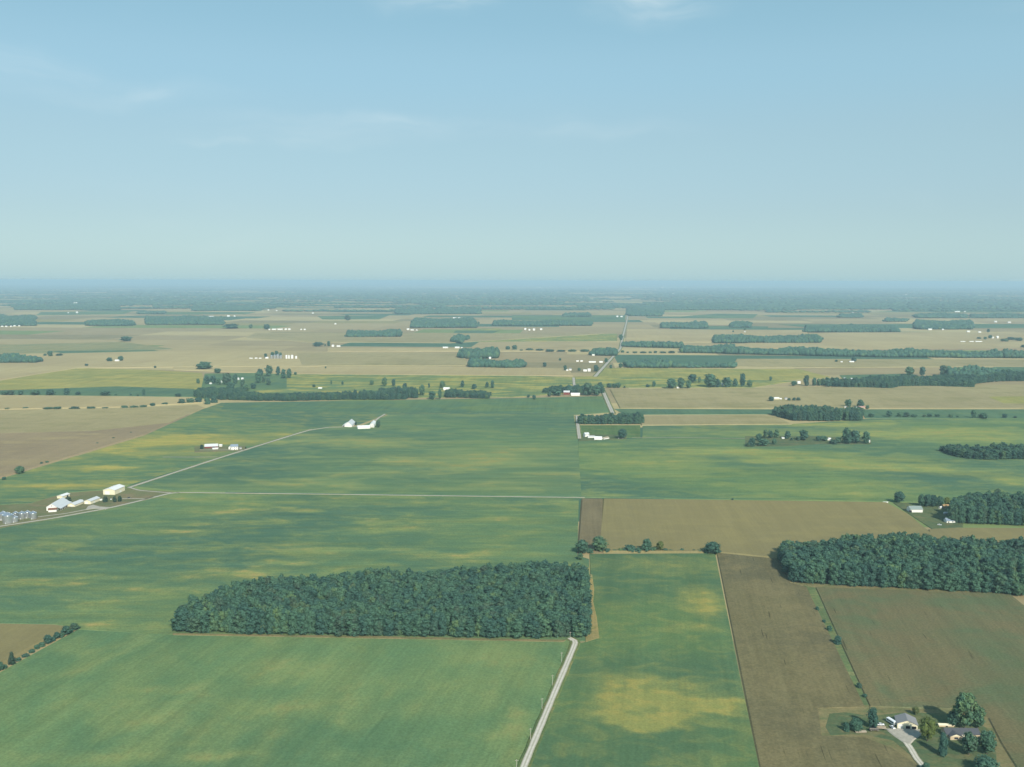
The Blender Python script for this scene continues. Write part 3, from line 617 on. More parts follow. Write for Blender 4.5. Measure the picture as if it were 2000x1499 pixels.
def tree_at(p, w_, h_, kind, label, group=None, name='tree', cat='tree'):
    _tk[0] += 1; k = _tk[0]; ms = KINDS[kind]
    e = empty(name, p, (k * 2.399) % 6.283, (w_ * 0.98, w_ * 0.98 * (0.9 + 0.2 * ((k * 0.618) % 1)), h_))
    tag(e, label, cat, group)
    link('crown', ms[k % len(ms)], e)
    if kind not in ('bush',): link('trunk', TRUNK[k % 3], e)
    return e
def tree_px(x, y, hp, wp, kind, label, group=None, name='tree', cat='tree'):
    p = pt(x, y); s = mpp(x, y)
    return tree_at(p, wp * s, hp * s * 1.04, kind, label, group, name, cat)

def inside(poly, x, y):
    c = False; n = len(poly)
    for i in range(n):
        x0, y0 = poly[i]; x1, y1 = poly[(i + 1) % n]
        if (y0 > y) != (y1 > y) and x < (x1 - x0) * (y - y0) / (y1 - y0) + x0: c = not c
    return c
def scatter(poly_px, spacing, seed, jitter=0.33, ragged=0.8):
    """jittered grid of stems over a footprint on the plain; the ragged outline gets its own row of edge trees"""
    r = random.Random(seed); P0 = [(p.x, p.y) for p in (pt(x, y) for x, y in poly_px)]; P = []
    for i in range(len(P0)):
        a = Vector(P0[i]); b = Vector(P0[(i + 1) % len(P0)]); k = max(1, int((b - a).length / (spacing * 4)))
        for q in range(k): p = a.lerp(b, q / k); P.append((p.x + r.gauss(0, ragged) * spacing * 0.6, p.y + r.gauss(0, ragged) * spacing * 0.6))
    xs = [p[0] for p in P]; ys = [p[1] for p in P]; out = []
    ny = int((max(ys) - min(ys)) / (spacing * 0.87)) + 2; nx = int((max(xs) - min(xs)) / spacing) + 2
    for j in range(ny):
        for i in range(nx):
            x = min(xs) + (i + 0.5 * (j % 2)) * spacing + r.uniform(-jitter, jitter) * spacing; y = min(ys) + j * spacing * 0.87 + r.uniform(-jitter, jitter) * spacing
            if inside(P, x, y): out.append((x, y))
    n = len(P)
    for i in range(n):
        a = Vector(P[i]); b = Vector(P[(i + 1) % n]); L = (b - a).length; k = max(1, int(L / (spacing * 0.8)))
        for q in range(k):
            p = a.lerp(b, (q + r.uniform(0.2, 0.8)) / k); out.append((p.x + r.uniform(-0.2, 0.2) * spacing, p.y + r.uniform(-0.1, 0.3) * spacing))
    return out

def lie(x, y, k):
    """slow rise and fall of the canopy"""
    return 1.0 + 0.13 * math.sin(x / 61.0 + k * 1.7) + 0.09 * math.sin(x / 27.0 + y / 33.0 + k) + 0.06 * math.sin(x / 11.0 - y / 17.0)
# the two near woods: the 300 nearest trees stand singly, the others fill the canopy behind them
W1 = [(344, 1236), (353, 1223), (372, 1210), (480, 1173), (620, 1158), (760, 1149), (900, 1138), (1000, 1131), (1090, 1131), (1140, 1134), (1143, 1200), (1144, 1245), (1080, 1246), (700, 1241)]
W2 = [(1549, 1138), (1526, 1092), (1540, 1083), (1700, 1080), (1850, 1082), (2200, 1090), (2200, 1172), (1985, 1162), (1800, 1150), (1650, 1144)]
rt_ = random.Random(11)
T1 = sorted(scatter(W1, 8.2, 1, ragged=0.25), key=lambda p: p[0] ** 2 + p[1] ** 2)
T2 = scatter(W2, 9.8, 2, ragged=0.25)
N_SINGLE = 300
def wood_size(r): 
    h = r.uniform(14.0, 20.0) + (3.0 if r.random() < 0.06 else 0.0); return h, r.uniform(8.0, 16.5)
single_crowns = []
for (x, y) in T1[:N_SINGLE]:
    h_, w_ = wood_size(rt_); h_ *= lie(x, y, 3)
    e = tree_at((x, y, 0), w_, h_, 'wood', 'leafy tree crowded into the front of the large dark wood above the lane', 'trees of the near wood', 'woodland_tree')
    single_crowns.append(e)

# geometry-node canopy that repeats the same crowns (one object for what nobody could count)
src = [c for e in single_crowns[:6] for c in e.children if c.name.startswith('crown')]
def canopy(name, pts, label, seed, size=None):
    r = random.Random(seed); v = []; sc = []; rz = []
    for (x, y) in pts:
        h_, w_ = (r.uniform(size[0], size[1]), r.uniform(size[2], size[3])) if size else wood_size(r); h_ *= lie(x, y, seed); v.append((x, y, 0)); sc.append((w_, w_, h_)); rz.append(r.uniform(0, 6.283))
    me = bpy.data.meshes.new(name); me.from_pydata(v, [], [])
    a = me.attributes.new('size', 'FLOAT_VECTOR', 'POINT'); a.data.foreach_set('vector', np.array(sc, np.float32).ravel())
    a = me.attributes.new('turn', 'FLOAT', 'POINT'); a.data.foreach_set('value', np.array(rz, np.float32))
    o = link(name, me); ng = bpy.data.node_groups.new(name, 'GeometryNodeTree')
    ng.interface.new_socket('Geometry', in_out='INPUT', socket_type='NodeSocketGeometry'); ng.interface.new_socket('Geometry', in_out='OUTPUT', socket_type='NodeSocketGeometry')
    n = ng.nodes; l = ng.links; gi = n.new('NodeGroupInput'); go = n.new('NodeGroupOutput')
    iop = n.new('GeometryNodeInstanceOnPoints'); gti = n.new('GeometryNodeGeometryToInstance')
    for c in src:
        oi = n.new('GeometryNodeObjectInfo'); oi.transform_space = 'ORIGINAL'; oi.inputs['Object'].default_value = c; oi.inputs['As Instance'].default_value = False
        l.new(oi.outputs['Geometry'], gti.inputs[0])
    l.new(gi.outputs[0], iop.inputs['Points']); l.new(gti.outputs[0], iop.inputs['Instance']); iop.inputs['Pick Instance'].default_value = True
    s_ = n.new('GeometryNodeInputNamedAttribute'); s_.data_type = 'FLOAT_VECTOR'; s_.inputs['Name'].default_value = 'size'; l.new(s_.outputs['Attribute'], iop.inputs['Scale'])
    t_ = n.new('GeometryNodeInputNamedAttribute'); t_.data_type = 'FLOAT'; t_.inputs['Name'].default_value = 'turn'
    cx_ = n.new('ShaderNodeCombineXYZ'); l.new(t_.outputs['Attribute'], cx_.inputs[2]); l.new(cx_.outputs[0], iop.inputs['Rotation'])
    l.new(iop.outputs[0], go.inputs[0])
    md = o.modifiers.new('canopy', 'NODES'); md.node_group = ng
    tag(o, label, 'wood', kind='stuff'); return o
canopy('woodland_canopy', T1[N_SINGLE:], 'deep green canopy at the back of the large near wood', 3)
canopy('woodland_canopy', T2, 'dense square-cut wood beside the brown corn at the right edge', 4, (16.0, 21.0, 11.0, 16.5))

# woods farther out: one merged mass each
def dome(seed, sub):
    r_ = np.random.default_rng(seed); iv, if_ = icosphere(sub); v_ = iv * (1 + r_.uniform(-0.16, 0.16, len(iv)))[:, None]
    z = v_[:, 2]; v_[:, 2] = np.where(z > 0, 0.58 + 0.42 * z, 0.58 * (1 + z) + 0.02); v_[:, :2] *= 0.5
    return v_, if_
BL = [dome(900 + i, 2) for i in range(8)]
BL0 = [dome(950 + i, 1) for i in range(8)]
def merged_wood(name, pts, label, cat='wood', size=(16, 22, 9, 13), seed=0, mat=LEAF, clump=3, lib=None):
    lib = lib or BL
    r = np.random.default_rng(seed); V = []; F = []; A = []; b = 0
    for (x, y) in pts:
        h_ = r.uniform(size[0], size[1]); h_ *= lie(x, y, seed) ** 1.6; w_ = r.uniform(size[2], size[3]); tint = r.uniform(0, 1)
        v_, f_ = lib[r.integers(8)]; a = r.uniform(0, 6.283); c_, s_ = math.cos(a), math.sin(a)
        Rm = np.array([[c_, s_, 0], [-s_, c_, 0], [0, 0, 1]])
        for q in range(clump):
            k = (1.0, 1.0) if q == 0 else (r.uniform(0.45, 0.7), r.uniform(0.5, 0.95))
            off = (0, 0) if q == 0 else r.normal(0, 0.30 * w_, 2)
            V.append((v_ @ Rm) * np.array([w_ * k[0], w_ * k[0], h_ * k[1]]) + (x + off[0], y + off[1], 0)); F.append(f_ + b); b += len(v_); A.append(np.full(len(v_), tint))
    o = link(name, mesh_np(name, np.concatenate(V), np.concatenate(F), mat, attr=np.concatenate(A)))
    tag(o, label, cat, kind='stuff'); return o

def foot(x0, x1, yt, yb, h=19.0, mind=25.0, slant=0):
    """footprint of a block wood from its left, right, top and base in the photograph"""
    k = 1 - h / H; y0 = YH + (yt - YH) / k
    dmax = depth((x0 + x1) / 2, yb); ylim = YH + (H * FPX) / (dmax + mind)
    y0 = min(y0, ylim)
    return [(x0, yb), (x1, yb), (x1 - slant, y0), (x0 + slant, y0)]
woods = [
    ([(1134, 829), (1250, 829), (1246, 824), (1136, 824)], 9.5, 'compact dark wood beside the gravel road and the white farmstead', (17, 23)),
    ([(1512, 814), (1552, 823), (1683, 822), (1680, 812), (1600, 811), (1512, 812)], 9.5, 'square wood in the right middle with farmhouses just behind it', (18, 23)),
    ([(1840, 882), (1872, 893), (1905, 898), (2120, 897), (2120, 885), (1900, 885)], 9.5, 'rounded wood at the right edge among green soybean fields', (15, 20)),
    ([(1864, 1020), (1900, 1024), (2140, 1028), (2140, 990), (1890, 988), (1872, 1000)], 9.0, 'tall wood sheltering the blue-roofed farmhouse at the right edge', (19, 25)),
    ([(380, 775), (440, 782), (560, 784), (640, 782), (790, 781), (790, 775), (640, 777), (560, 778), (440, 773)], 9.5, 'long dark creekside tree belt in the left middle distance', (13, 18)),
    ([(738, 776), (810, 778), (812, 771), (745, 771)], 9.5, 'tall clump rising at the right end of the creek belt', (20, 26)),
    ([(868, 777), (950, 778), (957, 773), (900, 771), (872, 772)], 9.5, 'short rounded belt of trees right of the creek clump', (13, 17)),
    ([(380, 776), (440, 780), (480, 770), (400, 766)], 9.5, 'dense grove at the left end of the creek belt', (14, 18)),
    ([(1600, 752), (1650, 757), (1740, 760), (1750, 755), (1820, 755), (1895, 758), (1905, 750), (1950, 745), (2200, 742), (2200, 736), (1930, 737), (1870, 742), (1800, 745), (1700, 750)], 11.5, 'sprawling slanting wood at the upper right of the fields', (17, 24)),
    ([(1216, 678), (1332, 681), (1332, 677), (1216, 674)], 12, 'thin dark belt running right from the far road', (15, 20)),
    ([(1332, 690), (1420, 691), (1430, 684), (1332, 683)], 12, 'thick block in the middle of the long far belt', (17, 22)),
    ([(1420, 692), (1700, 698), (2200, 702), (2200, 697), (1700, 692), (1420, 686)], 12, 'very long straight dark belt reaching the right edge', (16, 21)),
    (foot(1397, 1600, 655, 671), 13, 'wide far block wood above the long belt', (17, 22)),
    (foot(1577, 1750, 635, 650), 14, 'long rectangular far wood at upper right', (18, 22)),
    (foot(1295, 1378, 629, 642), 14, 'small oblong far wood right of the far road', (18, 22)),
    (foot(1430, 1464, 629, 641), 14, 'tiny square far wood between two oblong woods', (18, 22)),
    (foot(1790, 1884, 612, 622), 15, 'flat distant wood near the horizon at right', (18, 22)),
    (foot(1790, 1896, 626, 644), 14, 'two-lobed far wood with white farm buildings before it', (18, 22)),
    (foot(680, 780, 645, 659), 13, 'lone oval wood set in the tan corn', (18, 22)),
    (foot(803, 932, 622, 641, slant=10), 14, 'ragged far wood left of the green square field', (18, 22)),
    (foot(965, 1151, 626, 637), 14, 'long low far wood left of the far road', (16, 20)),
    (foot(1102, 1149, 611, 619), 15, 'little far wood above the long low one', (16, 20)),
    (foot(1228, 1292, 596, 618), 15, 'far wood on the right side where the road enters the forest', (18, 22)),
    (foot(1300, 1440, 594, 606), 16, 'broad far forest block right of the road', (18, 22)),
    (foot(900, 970, 683, 701), 12, 'upper of two dark groves left of the road farms', (18, 24)),
    ([(920, 719), (1020, 720), (1022, 714), (922, 713)], 12, 'lower of two dark groves left of the road farms', (18, 25)),
    ([(1158, 695), (1203, 696), (1205, 690), (1160, 690)], 12, 'small grove touching the bend of the far road', (16, 22)),
    (foot(-60, 72, 694, 710), 12, 'dark block wood cut by the left edge', (18, 23)),
    (foot(172, 258, 625, 637), 14, 'oval far wood in the upper left', (18, 22)),
    (foot(288, 432, 618, 635), 14, 'stepped far wood right of the upper left oval', (17, 22)),
    (foot(-80, 65, 616, 637), 14, 'broad far wood at the upper left edge', (18, 22)),
    (foot(274, 320, 607, 614), 15, 'small bar-shaped wood near the left horizon', (16, 20)),
    (foot(1224, 1300, 703, 719), 12, 'taller left part of the ragged row beyond the yellow field', (17, 23)),
    ([(1300, 719), (1432, 719), (1434, 716), (1300, 716)], 12, 'lower right part of the ragged row beyond the yellow field', (11, 18)),
    ([(882, 668), (900, 672), (912, 662), (895, 660)], 12, 'slanting copse above the paired white barns', (15, 20)),
    ([(1855, 742), (1905, 745), (2000, 735), (1900, 728), (1860, 733)], 11.5, 'upper spur of the sprawling wood at right', (17, 23)),
    (foot(30, 230, 596, 606), 16, 'low dark forest strip near the left horizon', (16, 20)),
    (foot(380, 505, 595, 608), 16, 'forest block below the open fields of the left horizon', (16, 20)),
    (foot(1640, 1680, 612, 621), 15, 'small wood beside twin white far houses', (14, 18)),
    (foot(1730, 1768, 621, 629), 15, 'scrubby far clump left of the flat distant wood', (13, 17)),
    (foot(1900, 2100, 612, 622), 15, 'hazy far wood at the right edge below the horizon', (15, 20)),
    (foot(775, 935, 603, 614), 15, 'dark forest tongue in the centre left distance', (16, 20)),
    ([(1066, 768), (1180, 768), (1178, 763), (1120, 762), (1080, 763)], 10.5, 'grove hugging the red-and-white farm by the road', (12, 17)),
]
for i, (poly, sp_, lab, hh) in enumerate(woods):
    dm = min(depth(*p) for p in poly); sp_ = max(sp_, dm / 400.0); P_ = scatter(poly, sp_, 50 + i)
    if dm < 3000: canopy('wood', P_, lab, 60 + i, (hh[0] - 3.0, hh[1] - 1.0, sp_ * 1.05, sp_ * 1.55))
    else: merged_wood('wood', P_, lab, size=(hh[0] - 3.0, hh[1] + 1.0, sp_ * 1.1, sp_ * 1.7), seed=i, clump=1 if dm < 4600 else 2, lib=BL if dm < 4600 else BL0)

# hazy forest belts towards the horizon
rb = random.Random(5)
bands = []
def belt(py, n, wlo, whi, cover, x0=-900, x1=2900):
    for _ in range(n):
        x = rb.uniform(x0, x1); ww = rb.uniform(wlo, whi)
        bands.append((x, x + ww, py + rb.uniform(-1.5, 1.5)))
py = 608.0
while py > 553.2:
    dy_ = py - YH
    if py < 604: belt(py, 8 if py > 592 else 13, 60, 320, 1, -700, 640)
    for _ in range(3):
        x_ = rb.uniform(500, 2500); bands.append((x_, x_ + rb.uniform(150, 600), py + rb.uniform(-1, 1)))
    if py < 567 and rb.random() < 0.55: py -= max(0.8, 0.05 * dy_); continue
    if py < 606 and rb.random() < 0.95: bands.append((rb.uniform(640, 820), rb.uniform(1100, 1226), py)); bands.append((rb.uniform(1228, 1330), rb.uniform(1450, 1900), py))
    if py < 603 and rb.random() < 0.9: bands.append((rb.uniform(1400, 1700), rb.uniform(1900, 2400), py))
    py -= max(0.8, 0.050 * dy_)
for x0_, x1_, py in [(1500, 1700, 611), (1440, 1560, 607), (-300, 420, 590), (-300, 500, 584), (-300, 560, 578)]:
    bands.append((x0_, x1_, py))
Vb = []; Fb = []; Ab = []; b0 = 0
rn = np.random.default_rng(6)
for (xa, xb_, py) in bands:
    A = pt(xa, py); B = pt(xb_, py); D = A.y; sp_ = max(18.0, D / 230.0); n = max(2, int((B.x - A.x) / sp_)); dep = rn.uniform(0.015, 0.03) * D
    rows = 2
    for rr in range(rows if D < 14000 else 1):
        for i in range(n):
            x = A.x + (i + rn.uniform(0, 1)) * sp_ ; y = A.y + (B.y - A.y) * i / n + rr * dep / rows + rn.uniform(-0.3, 0.3) * sp_
            v_, f_ = BL0[rn.integers(8)]; h_ = rn.uniform(13, 23)
            Vb.append(v_ * np.array([sp_ * rn.uniform(1.2, 2.2), sp_ * rn.uniform(1.2, 2.0), h_]) + (x * (1 + rr * 0.01), y, 0)); Fb.append(f_ + b0); b0 += len(v_); Ab.append(np.full(len(v_), rn.uniform()))
o = link('distant_forest', mesh_np('distant_forest', np.concatenate(Vb), np.concatenate(Fb), LEAF, attr=np.concatenate(Ab)))
tag(o, 'hazy blue forest massed along the whole horizon', 'forest', kind='stuff')

# single trees; every row: x, base y, height and width in the photograph, kind
def grp(group, place, rows, word='tree', cat='tree', kind='small', adj='green'):
    rows = sorted(rows, key=lambda r: r[0])
    for i, r in enumerate(rows):
        k = r[4] if len(r) > 4 else kind
        lab = f'{adj} {word}, {ORD[i]} {place}' if len(rows) > 1 else f'{adj} {word} {place}'
        tree_px(r[0], r[1], r[2], r[3], k, lab, group, word.split()[-1] if cat != 'bush' else 'bush', cat)

for (x, y, h_, w_, k, lab) in [
    (1884, 1424, 70, 56, 'open', 'tallest dark broadleaf tree behind the ranch house, casting a long shadow'),
    (1862, 1420, 30, 30, 'open', 'lower dark tree tucked against the tallest broadleaf tree'),
    (1910, 1424, 42, 34, 'open', 'right-hand shoulder tree beside the tallest broadleaf tree'),
    (1704, 1424, 41, 24, 'oval', 'upright oval tree left of the three-door garage'),
    (1672, 1430, 25, 28, 'round', 'rounded bushy tree left of the upright oval tree'),
    (1811, 1450, 48, 36, 'light', 'pale yellow-green airy tree between garage and ranch house'),
    (1788, 1398, 17, 15, 'light', 'small pale tree behind the garage'),
    (1841, 1478, 47, 22, 'oval', 'narrow tree on the lawn before the ranch house porch'),
    (1892, 1476, 44, 36, 'open', 'left of two big trees before the ranch house'),
    (1927, 1474, 47, 40, 'open', 'right of two big trees before the ranch house'),
    (1924, 1512, 32, 58, 'round', 'wide tree cut by the bottom edge below the lawn'),
    (1808, 1508, 18, 18, 'round', 'small tree beside the driveway at the bottom edge'),
    (1136, 1082, 26, 28, 'round', 'left tree of the pair where the hedge meets the soybeans'),
    (1170, 1079, 29, 36, 'round', 'broad right tree of the pair where the hedge meets the soybeans'),
    (1263, 1079, 26, 22, 'oval', 'pointed oval tree on the hedge between green and tan fields'),
    (1289, 1078, 20, 18, 'light', 'thin paler tree just right of the pointed oval tree'),
    (1391, 1082, 23, 33, 'round', 'lone round tree at the corner of the brown corn'),
    (1133, 1094, 13, 13, 'round', 'small tree at the back corner of the large wood'),
    (1985, 1164, 28, 30, 'round', 'dark tree standing out from the right wood corner'),
    (1215, 858, 19, 19, 'round', 'round tree right of the white farmstead by the road'),
    (1756, 983, 22, 23, 'round', 'lone tree left of the white shed at the right'),
    (39, 926, 15, 19, 'round', 'round tree on the left field boundary'),
    (134, 984, 13, 14, 'dark', 'dark round tree against the big white barn'),
    (206, 982, 12, 13, 'dark', 'clipped dark evergreen left of the cream hall front'),
    (224, 982, 12, 9, 'dark', 'clipped dark evergreen in the middle before the cream hall'),
    (234, 981, 12, 10, 'dark', 'clipped dark evergreen right of the cream hall front'),
    (394, 878, 9, 9, 'dark', 'small round tree left of the red barn'),
    (480, 877, 3.5, 4, 'dark', 'tiny evergreen where the driveway meets the road'),
    (695, 831, 7, 5, 'dark', 'small dark tree right of the steep white house'),
    (739, 836, 14, 9, 'round', 'shadowy tree right of the white two-storey farmhouse'),
    (1431, 977, 4, 4, 'bush', 'tiny lone bush on the boundary of the tan field'),
    (636, 721, 5, 4, 'small', 'lone dark tree alone in the pale corn'),
    (1064, 717, 9, 9, 'small', 'lone tree left of the road farms'),
    (1094, 705, 5, 6, 'small', 'tiny tree above the road farms'),
    (1213, 665, 11, 10, 'small', 'tree beside the far road above its bend'),
    (679, 626, 10, 14, 'small', 'lone far tree in the corn at upper centre left'),
    (521, 644, 10, 16, 'small', 'round tree left of the long white far barns'),
    (246, 667, 9, 26, 'small', 'low clump in the middle of the left corn'),
    (490, 642, 8, 9, 'small', 'lone round far tree right of a low clump'),
    (452, 642, 9, 40, 'small', 'low wide far clump left of a lone round tree'),
    (398, 722, 14, 36, 'small', 'slanting copse above the creek farm'),
    (425, 729, 9, 17, 'small', 'small copse right of the slanting copse'),
    (1455, 646, 6, 6, 'small', 'tiny far tree beside one white far house'),
    (1667, 708, 10, 12, 'small', 'tree behind the low white far house at right'),
    (1633, 708, 5, 7, 'small', 'bush left of the low white far house at right'),
    (1505, 744, 8, 6, 'small', 'lone tree at the right end of the yellow field'),
    (1432, 650, 4, 4, 'small', 'speck of a tree below the tiny square wood'),
    (1653, 1430, 18, 14, 'bush', 'low shrub at the left end of the near farm garden'),
    (214, 707, 8, 14, 'small', 'tree left of the lone white far house'),
    (236, 706, 10, 12, 'small', 'tree right of the lone white far house'),
    (169, 716, 5, 8, 'small', 'tiny tree on the upper edge of the yellow field, left'),
    (303, 719, 4, 6, 'small', 'tiny tree on the upper edge of the yellow field, right'),
]: tree_px(x, y, h_, w_, k, lab)

grp('hedgerow at lower left', 'on the hedgerow at the lower left edge', [(145, 1232, 14, 17), (129, 1241, 17, 21), (111, 1248, 13, 14), (93, 1258, 17, 20), (23, 1299, 26, 19, 'cone'), (1, 1311, 17, 14), (72, 1268, 8, 12, 'bush')], kind='round', adj='dark')
grp('hedgerow brush', 'in the brush under the lower left hedgerow', [(8, 1306, 7, 16), (36, 1291, 6, 14), (50, 1283, 5, 16), (62, 1275, 6, 14), (82, 1263, 8, 14), (102, 1253, 8, 14), (120, 1245, 8, 14), (137, 1237, 8, 14), (152, 1229, 5, 12)], 'bush', 'bush', 'bush', 'low')
grp('hedge brush', 'in the brush line below the tan field', [(1152, 1080, 8, 20), (1186, 1079, 7, 14), (1200, 1078, 4, 14), (1222, 1078, 7, 16), (1246, 1079, 8, 18), (1276, 1078, 8, 16), (1299, 1078, 6, 14), (1322, 1078, 3.5, 16), (1344, 1078, 3.5, 14), (1368, 1079, 4, 16), (1380, 1081, 6, 16), (1405, 1081, 5, 12)], 'bush', 'bush', 'bush', 'ragged')
grp('waterway bushes', 'along the grassy waterway in brown corn', [(1596, 1193, 8, 9), (1609, 1217, 6, 8), (1620, 1233, 10, 12), (1636, 1259, 16, 17), (1678, 1344, 9, 14), (1689, 1363, 7, 10)], 'bush', 'bush', 'bush', 'green')
grp('hedge bushes', 'on the hedge below the central tan field', [(1231, 1078, 12, 26), (1332, 1078, 6, 9), (1212, 1078, 6, 14), (1310, 1078, 4, 14), (1355, 1078, 4, 10)], 'bush', 'bush', 'bush', 'low')
grp('left boundary bushes', 'on the slanting boundary of the left corn', [(8, 938, 6, 9), (81, 908, 5, 8), (92, 906, 5, 8), (190, 868, 3, 7), (222, 858, 3, 7), (256, 847, 3, 6)], 'bush', 'bush', 'bush', 'small')
grp('trees behind the white shed', 'in the row behind the white shed', [(1800, 990, 23, 15), (1811, 991, 24, 19), (1823, 991, 23, 18), (1836, 991, 21, 16), (1849, 990, 18, 13, 'light')], kind='round', adj='dark')
grp('right hedgerow', 'in the thin right-hand hedgerow', [(1702, 815, 7, 15), (1736, 815, 12, 13), (1756, 815, 9, 13), (1770, 815, 9, 14), (1785, 815, 5, 14), (1805, 815, 5, 8), (1816, 815, 7, 12), (1831, 815, 6, 12), (1857, 816, 7, 10), (1870, 816, 4, 6), (1901, 817, 15, 12), (1920, 818, 11, 20), (1962, 817, 8, 12), (1983, 817, 4, 8)])
grp('left farm grove', 'in the loose grove right of centre', [(1461, 873, 8, 11), (1469, 873, 17, 15), (1482, 861, 13, 14), (1495, 857, 17, 12), (1504, 857, 16, 12), (1516, 856, 16, 13), (1491, 871, 14, 28), (1512, 869, 12, 11), (1538, 858, 15, 13), (1546, 861, 6, 7)], adj='shady')
grp('right farm grove', 'in the tall grove beyond the loose one', [(1570, 861, 20, 20), (1559, 861, 8, 10), (1598, 862, 10, 13), (1608, 862, 10, 17), (1628, 868, 9, 20), (1637, 866, 12, 15), (1652, 867, 30, 19), (1658, 868, 20, 15), (1670, 867, 26, 23), (1692, 867, 23, 18)], adj='shady')
grp('trees by the farm behind the square wood', 'by the farm behind the square wood', [(1657, 796, 15, 15), (1681, 797, 16, 16), (1694, 799, 7, 10)])
grp('trees at the white barns in tan corn', 'at the white barns in right tan corn', [(1506, 785, 10, 12), (1541, 784, 6, 8), (1551, 784, 7, 9), (1559, 784, 7, 10)])
grp('left hedgerow', 'in the hedgerow below the yellow field', [(10, 772, 8, 18), (22, 772, 9, 16), (40, 772, 9, 12), (69, 772, 9, 22), (98, 772, 10, 20), (130, 772, 13, 13), (152, 772, 7, 13), (206, 773, 9, 24), (226, 773, 3, 6), (255, 773, 4, 5), (269, 774, 3, 5), (281, 773, 12, 8), (348, 775, 6, 15)])
grp('lower left hedge', 'in the low hedge across the left corn', [(15, 800, 3, 14), (50, 799, 3, 16), (95, 799, 3, 22), (112, 799, 4, 18), (145, 799, 4, 24), (178, 799, 4, 20), (205, 799, 3, 16), (243, 798, 5, 16), (262, 797, 4, 22), (280, 796, 4, 16), (298, 793, 5, 12), (322, 791, 4, 16), (355, 789, 9, 18), (372, 788, 9, 18), (388, 787, 10, 18), (405, 790, 13, 14), (418, 787, 13, 16)], 'bush', 'bush', 'bush', 'dark')
grp('far left clump', 'in the far left field clump', [(88, 696, 5, 8), (98, 697, 11, 12), (116, 696, 5, 16)])
grp('creek farm trees', 'around the farm above the creek', [(387, 750, 10, 8), (405, 750, 16, 14), (417, 750, 15, 14), (443, 752, 22, 22), (460, 751, 20, 12), (427, 752, 12, 12), (474, 756, 14, 12), (450, 762, 14, 20), (480, 764, 13, 16), (495, 760, 11, 14)])
grp('trees right of the creek farm', 'in the cluster right of creek farm', [(505, 749, 22, 14), (508, 735, 14, 14), (525, 736, 21, 16), (543, 734, 18, 11), (554, 740, 18, 12), (565, 740, 19, 11), (577, 733, 6, 7), (524, 753, 14, 10), (515, 748, 14, 10)])
grp('scattered pasture trees', 'among trees dotted across the yellow-green pasture', [(613, 757, 6, 8), (647, 751, 8, 4), (669, 752, 7, 5), (726, 753, 9, 10), (751, 755, 17, 13), (769, 755, 14, 9), (791, 760, 11, 10), (824, 773, 20, 13), (838, 758, 9, 5), (844, 781, 16, 18), (859, 781, 22, 8), (864, 759, 15, 13), (903, 757, 13, 9), (926, 761, 10, 11), (951, 758, 12, 9), (962, 759, 15, 9)])
grp('trees of the road farms', 'at the farms left of the far road', [(1104, 725, 11, 8), (1131, 725, 6, 8), (1164, 726, 12, 12), (1184, 708, 8, 9), (1193, 720, 7, 7), (1212, 719, 9, 10)])
grp('trees right of the road grove', 'in the string right of road grove', [(1172, 758, 11, 13), (1190, 758, 9, 12), (1200, 758, 8, 12), (1208, 758, 10, 12), (1220, 758, 4, 5)])
grp('road grove trees', 'rising from the red-and-white farm grove', [(1088, 773, 15, 24), (1113, 769, 14, 30), (1148, 773, 25, 24), (1165, 773, 20, 20), (1073, 775, 8, 10), (1043, 781, 9, 8), (1032, 777, 6, 8)], adj='dark')
grp('orchard-like grove', 'in the grove between yellow and tan fields', [(1265, 757, 6, 9), (1277, 756, 11, 9), (1311, 760, 19, 22), (1330, 759, 20, 16), (1345, 759, 16, 14), (1352, 748, 16, 20), (1366, 748, 11, 7), (1388, 757, 26, 30), (1402, 757, 16, 14), (1420, 757, 19, 22), (1436, 756, 16, 12), (1450, 756, 25, 14), (1464, 756, 13, 14)], adj='shady')
grp('trees left of the sprawling wood', 'leading to the sprawling right wood', [(1551, 754, 9, 14), (1575, 754, 20, 14), (1590, 754, 15, 10), (1600, 754, 14, 9), (1618, 756, 12, 14)])
grp('trees above the sprawling wood', 'standing above the sprawling right wood', [(1776, 733, 16, 20), (1801, 734, 17, 14), (1842, 734, 19, 18)])
grp('trees of the corn farm', 'at the small farm in pale corn', [(621, 677, 8, 24), (642, 677, 10, 8), (635, 677, 5, 4)])
grp('trees behind the silos', 'behind the far white silos', [(519, 700, 9, 7), (532, 696, 8, 9), (540, 695, 9, 9), (548, 696, 7, 7)])
grp('far ditch bushes', 'on the far ditch right of the road bend', [(1216, 689, 4, 8), (1226, 690, 3, 6), (1240, 690, 3, 12), (1256, 690, 3, 14), (1270, 690, 3, 8), (1280, 690, 4, 8), (1295, 690, 3, 16), (1312, 690, 4, 16)], 'bush', 'bush', 'bush', 'dark')
grp('far hedge left of the road', 'in the far hedge left of the road', [(1018, 686, 3, 8), (1034, 685, 4, 16), (1054, 686, 4, 18), (1074, 687, 4, 20), (1096, 687, 3, 20), (1118, 687, 4, 20), (1142, 687, 4, 20), (1005, 684, 9, 12), (992, 684, 7, 10)], 'bush', 'bush', 'bush', 'dark')
grp('trees at the right farms', 'around the white farms at right edge', [(1930, 650, 7, 7), (1912, 663, 4, 10), (1924, 664, 6, 8), (1934, 662, 7, 10), (1962, 668, 6, 18), (1975, 665, 6, 20), (1990, 667, 7, 18), (2000, 680, 6, 14)])

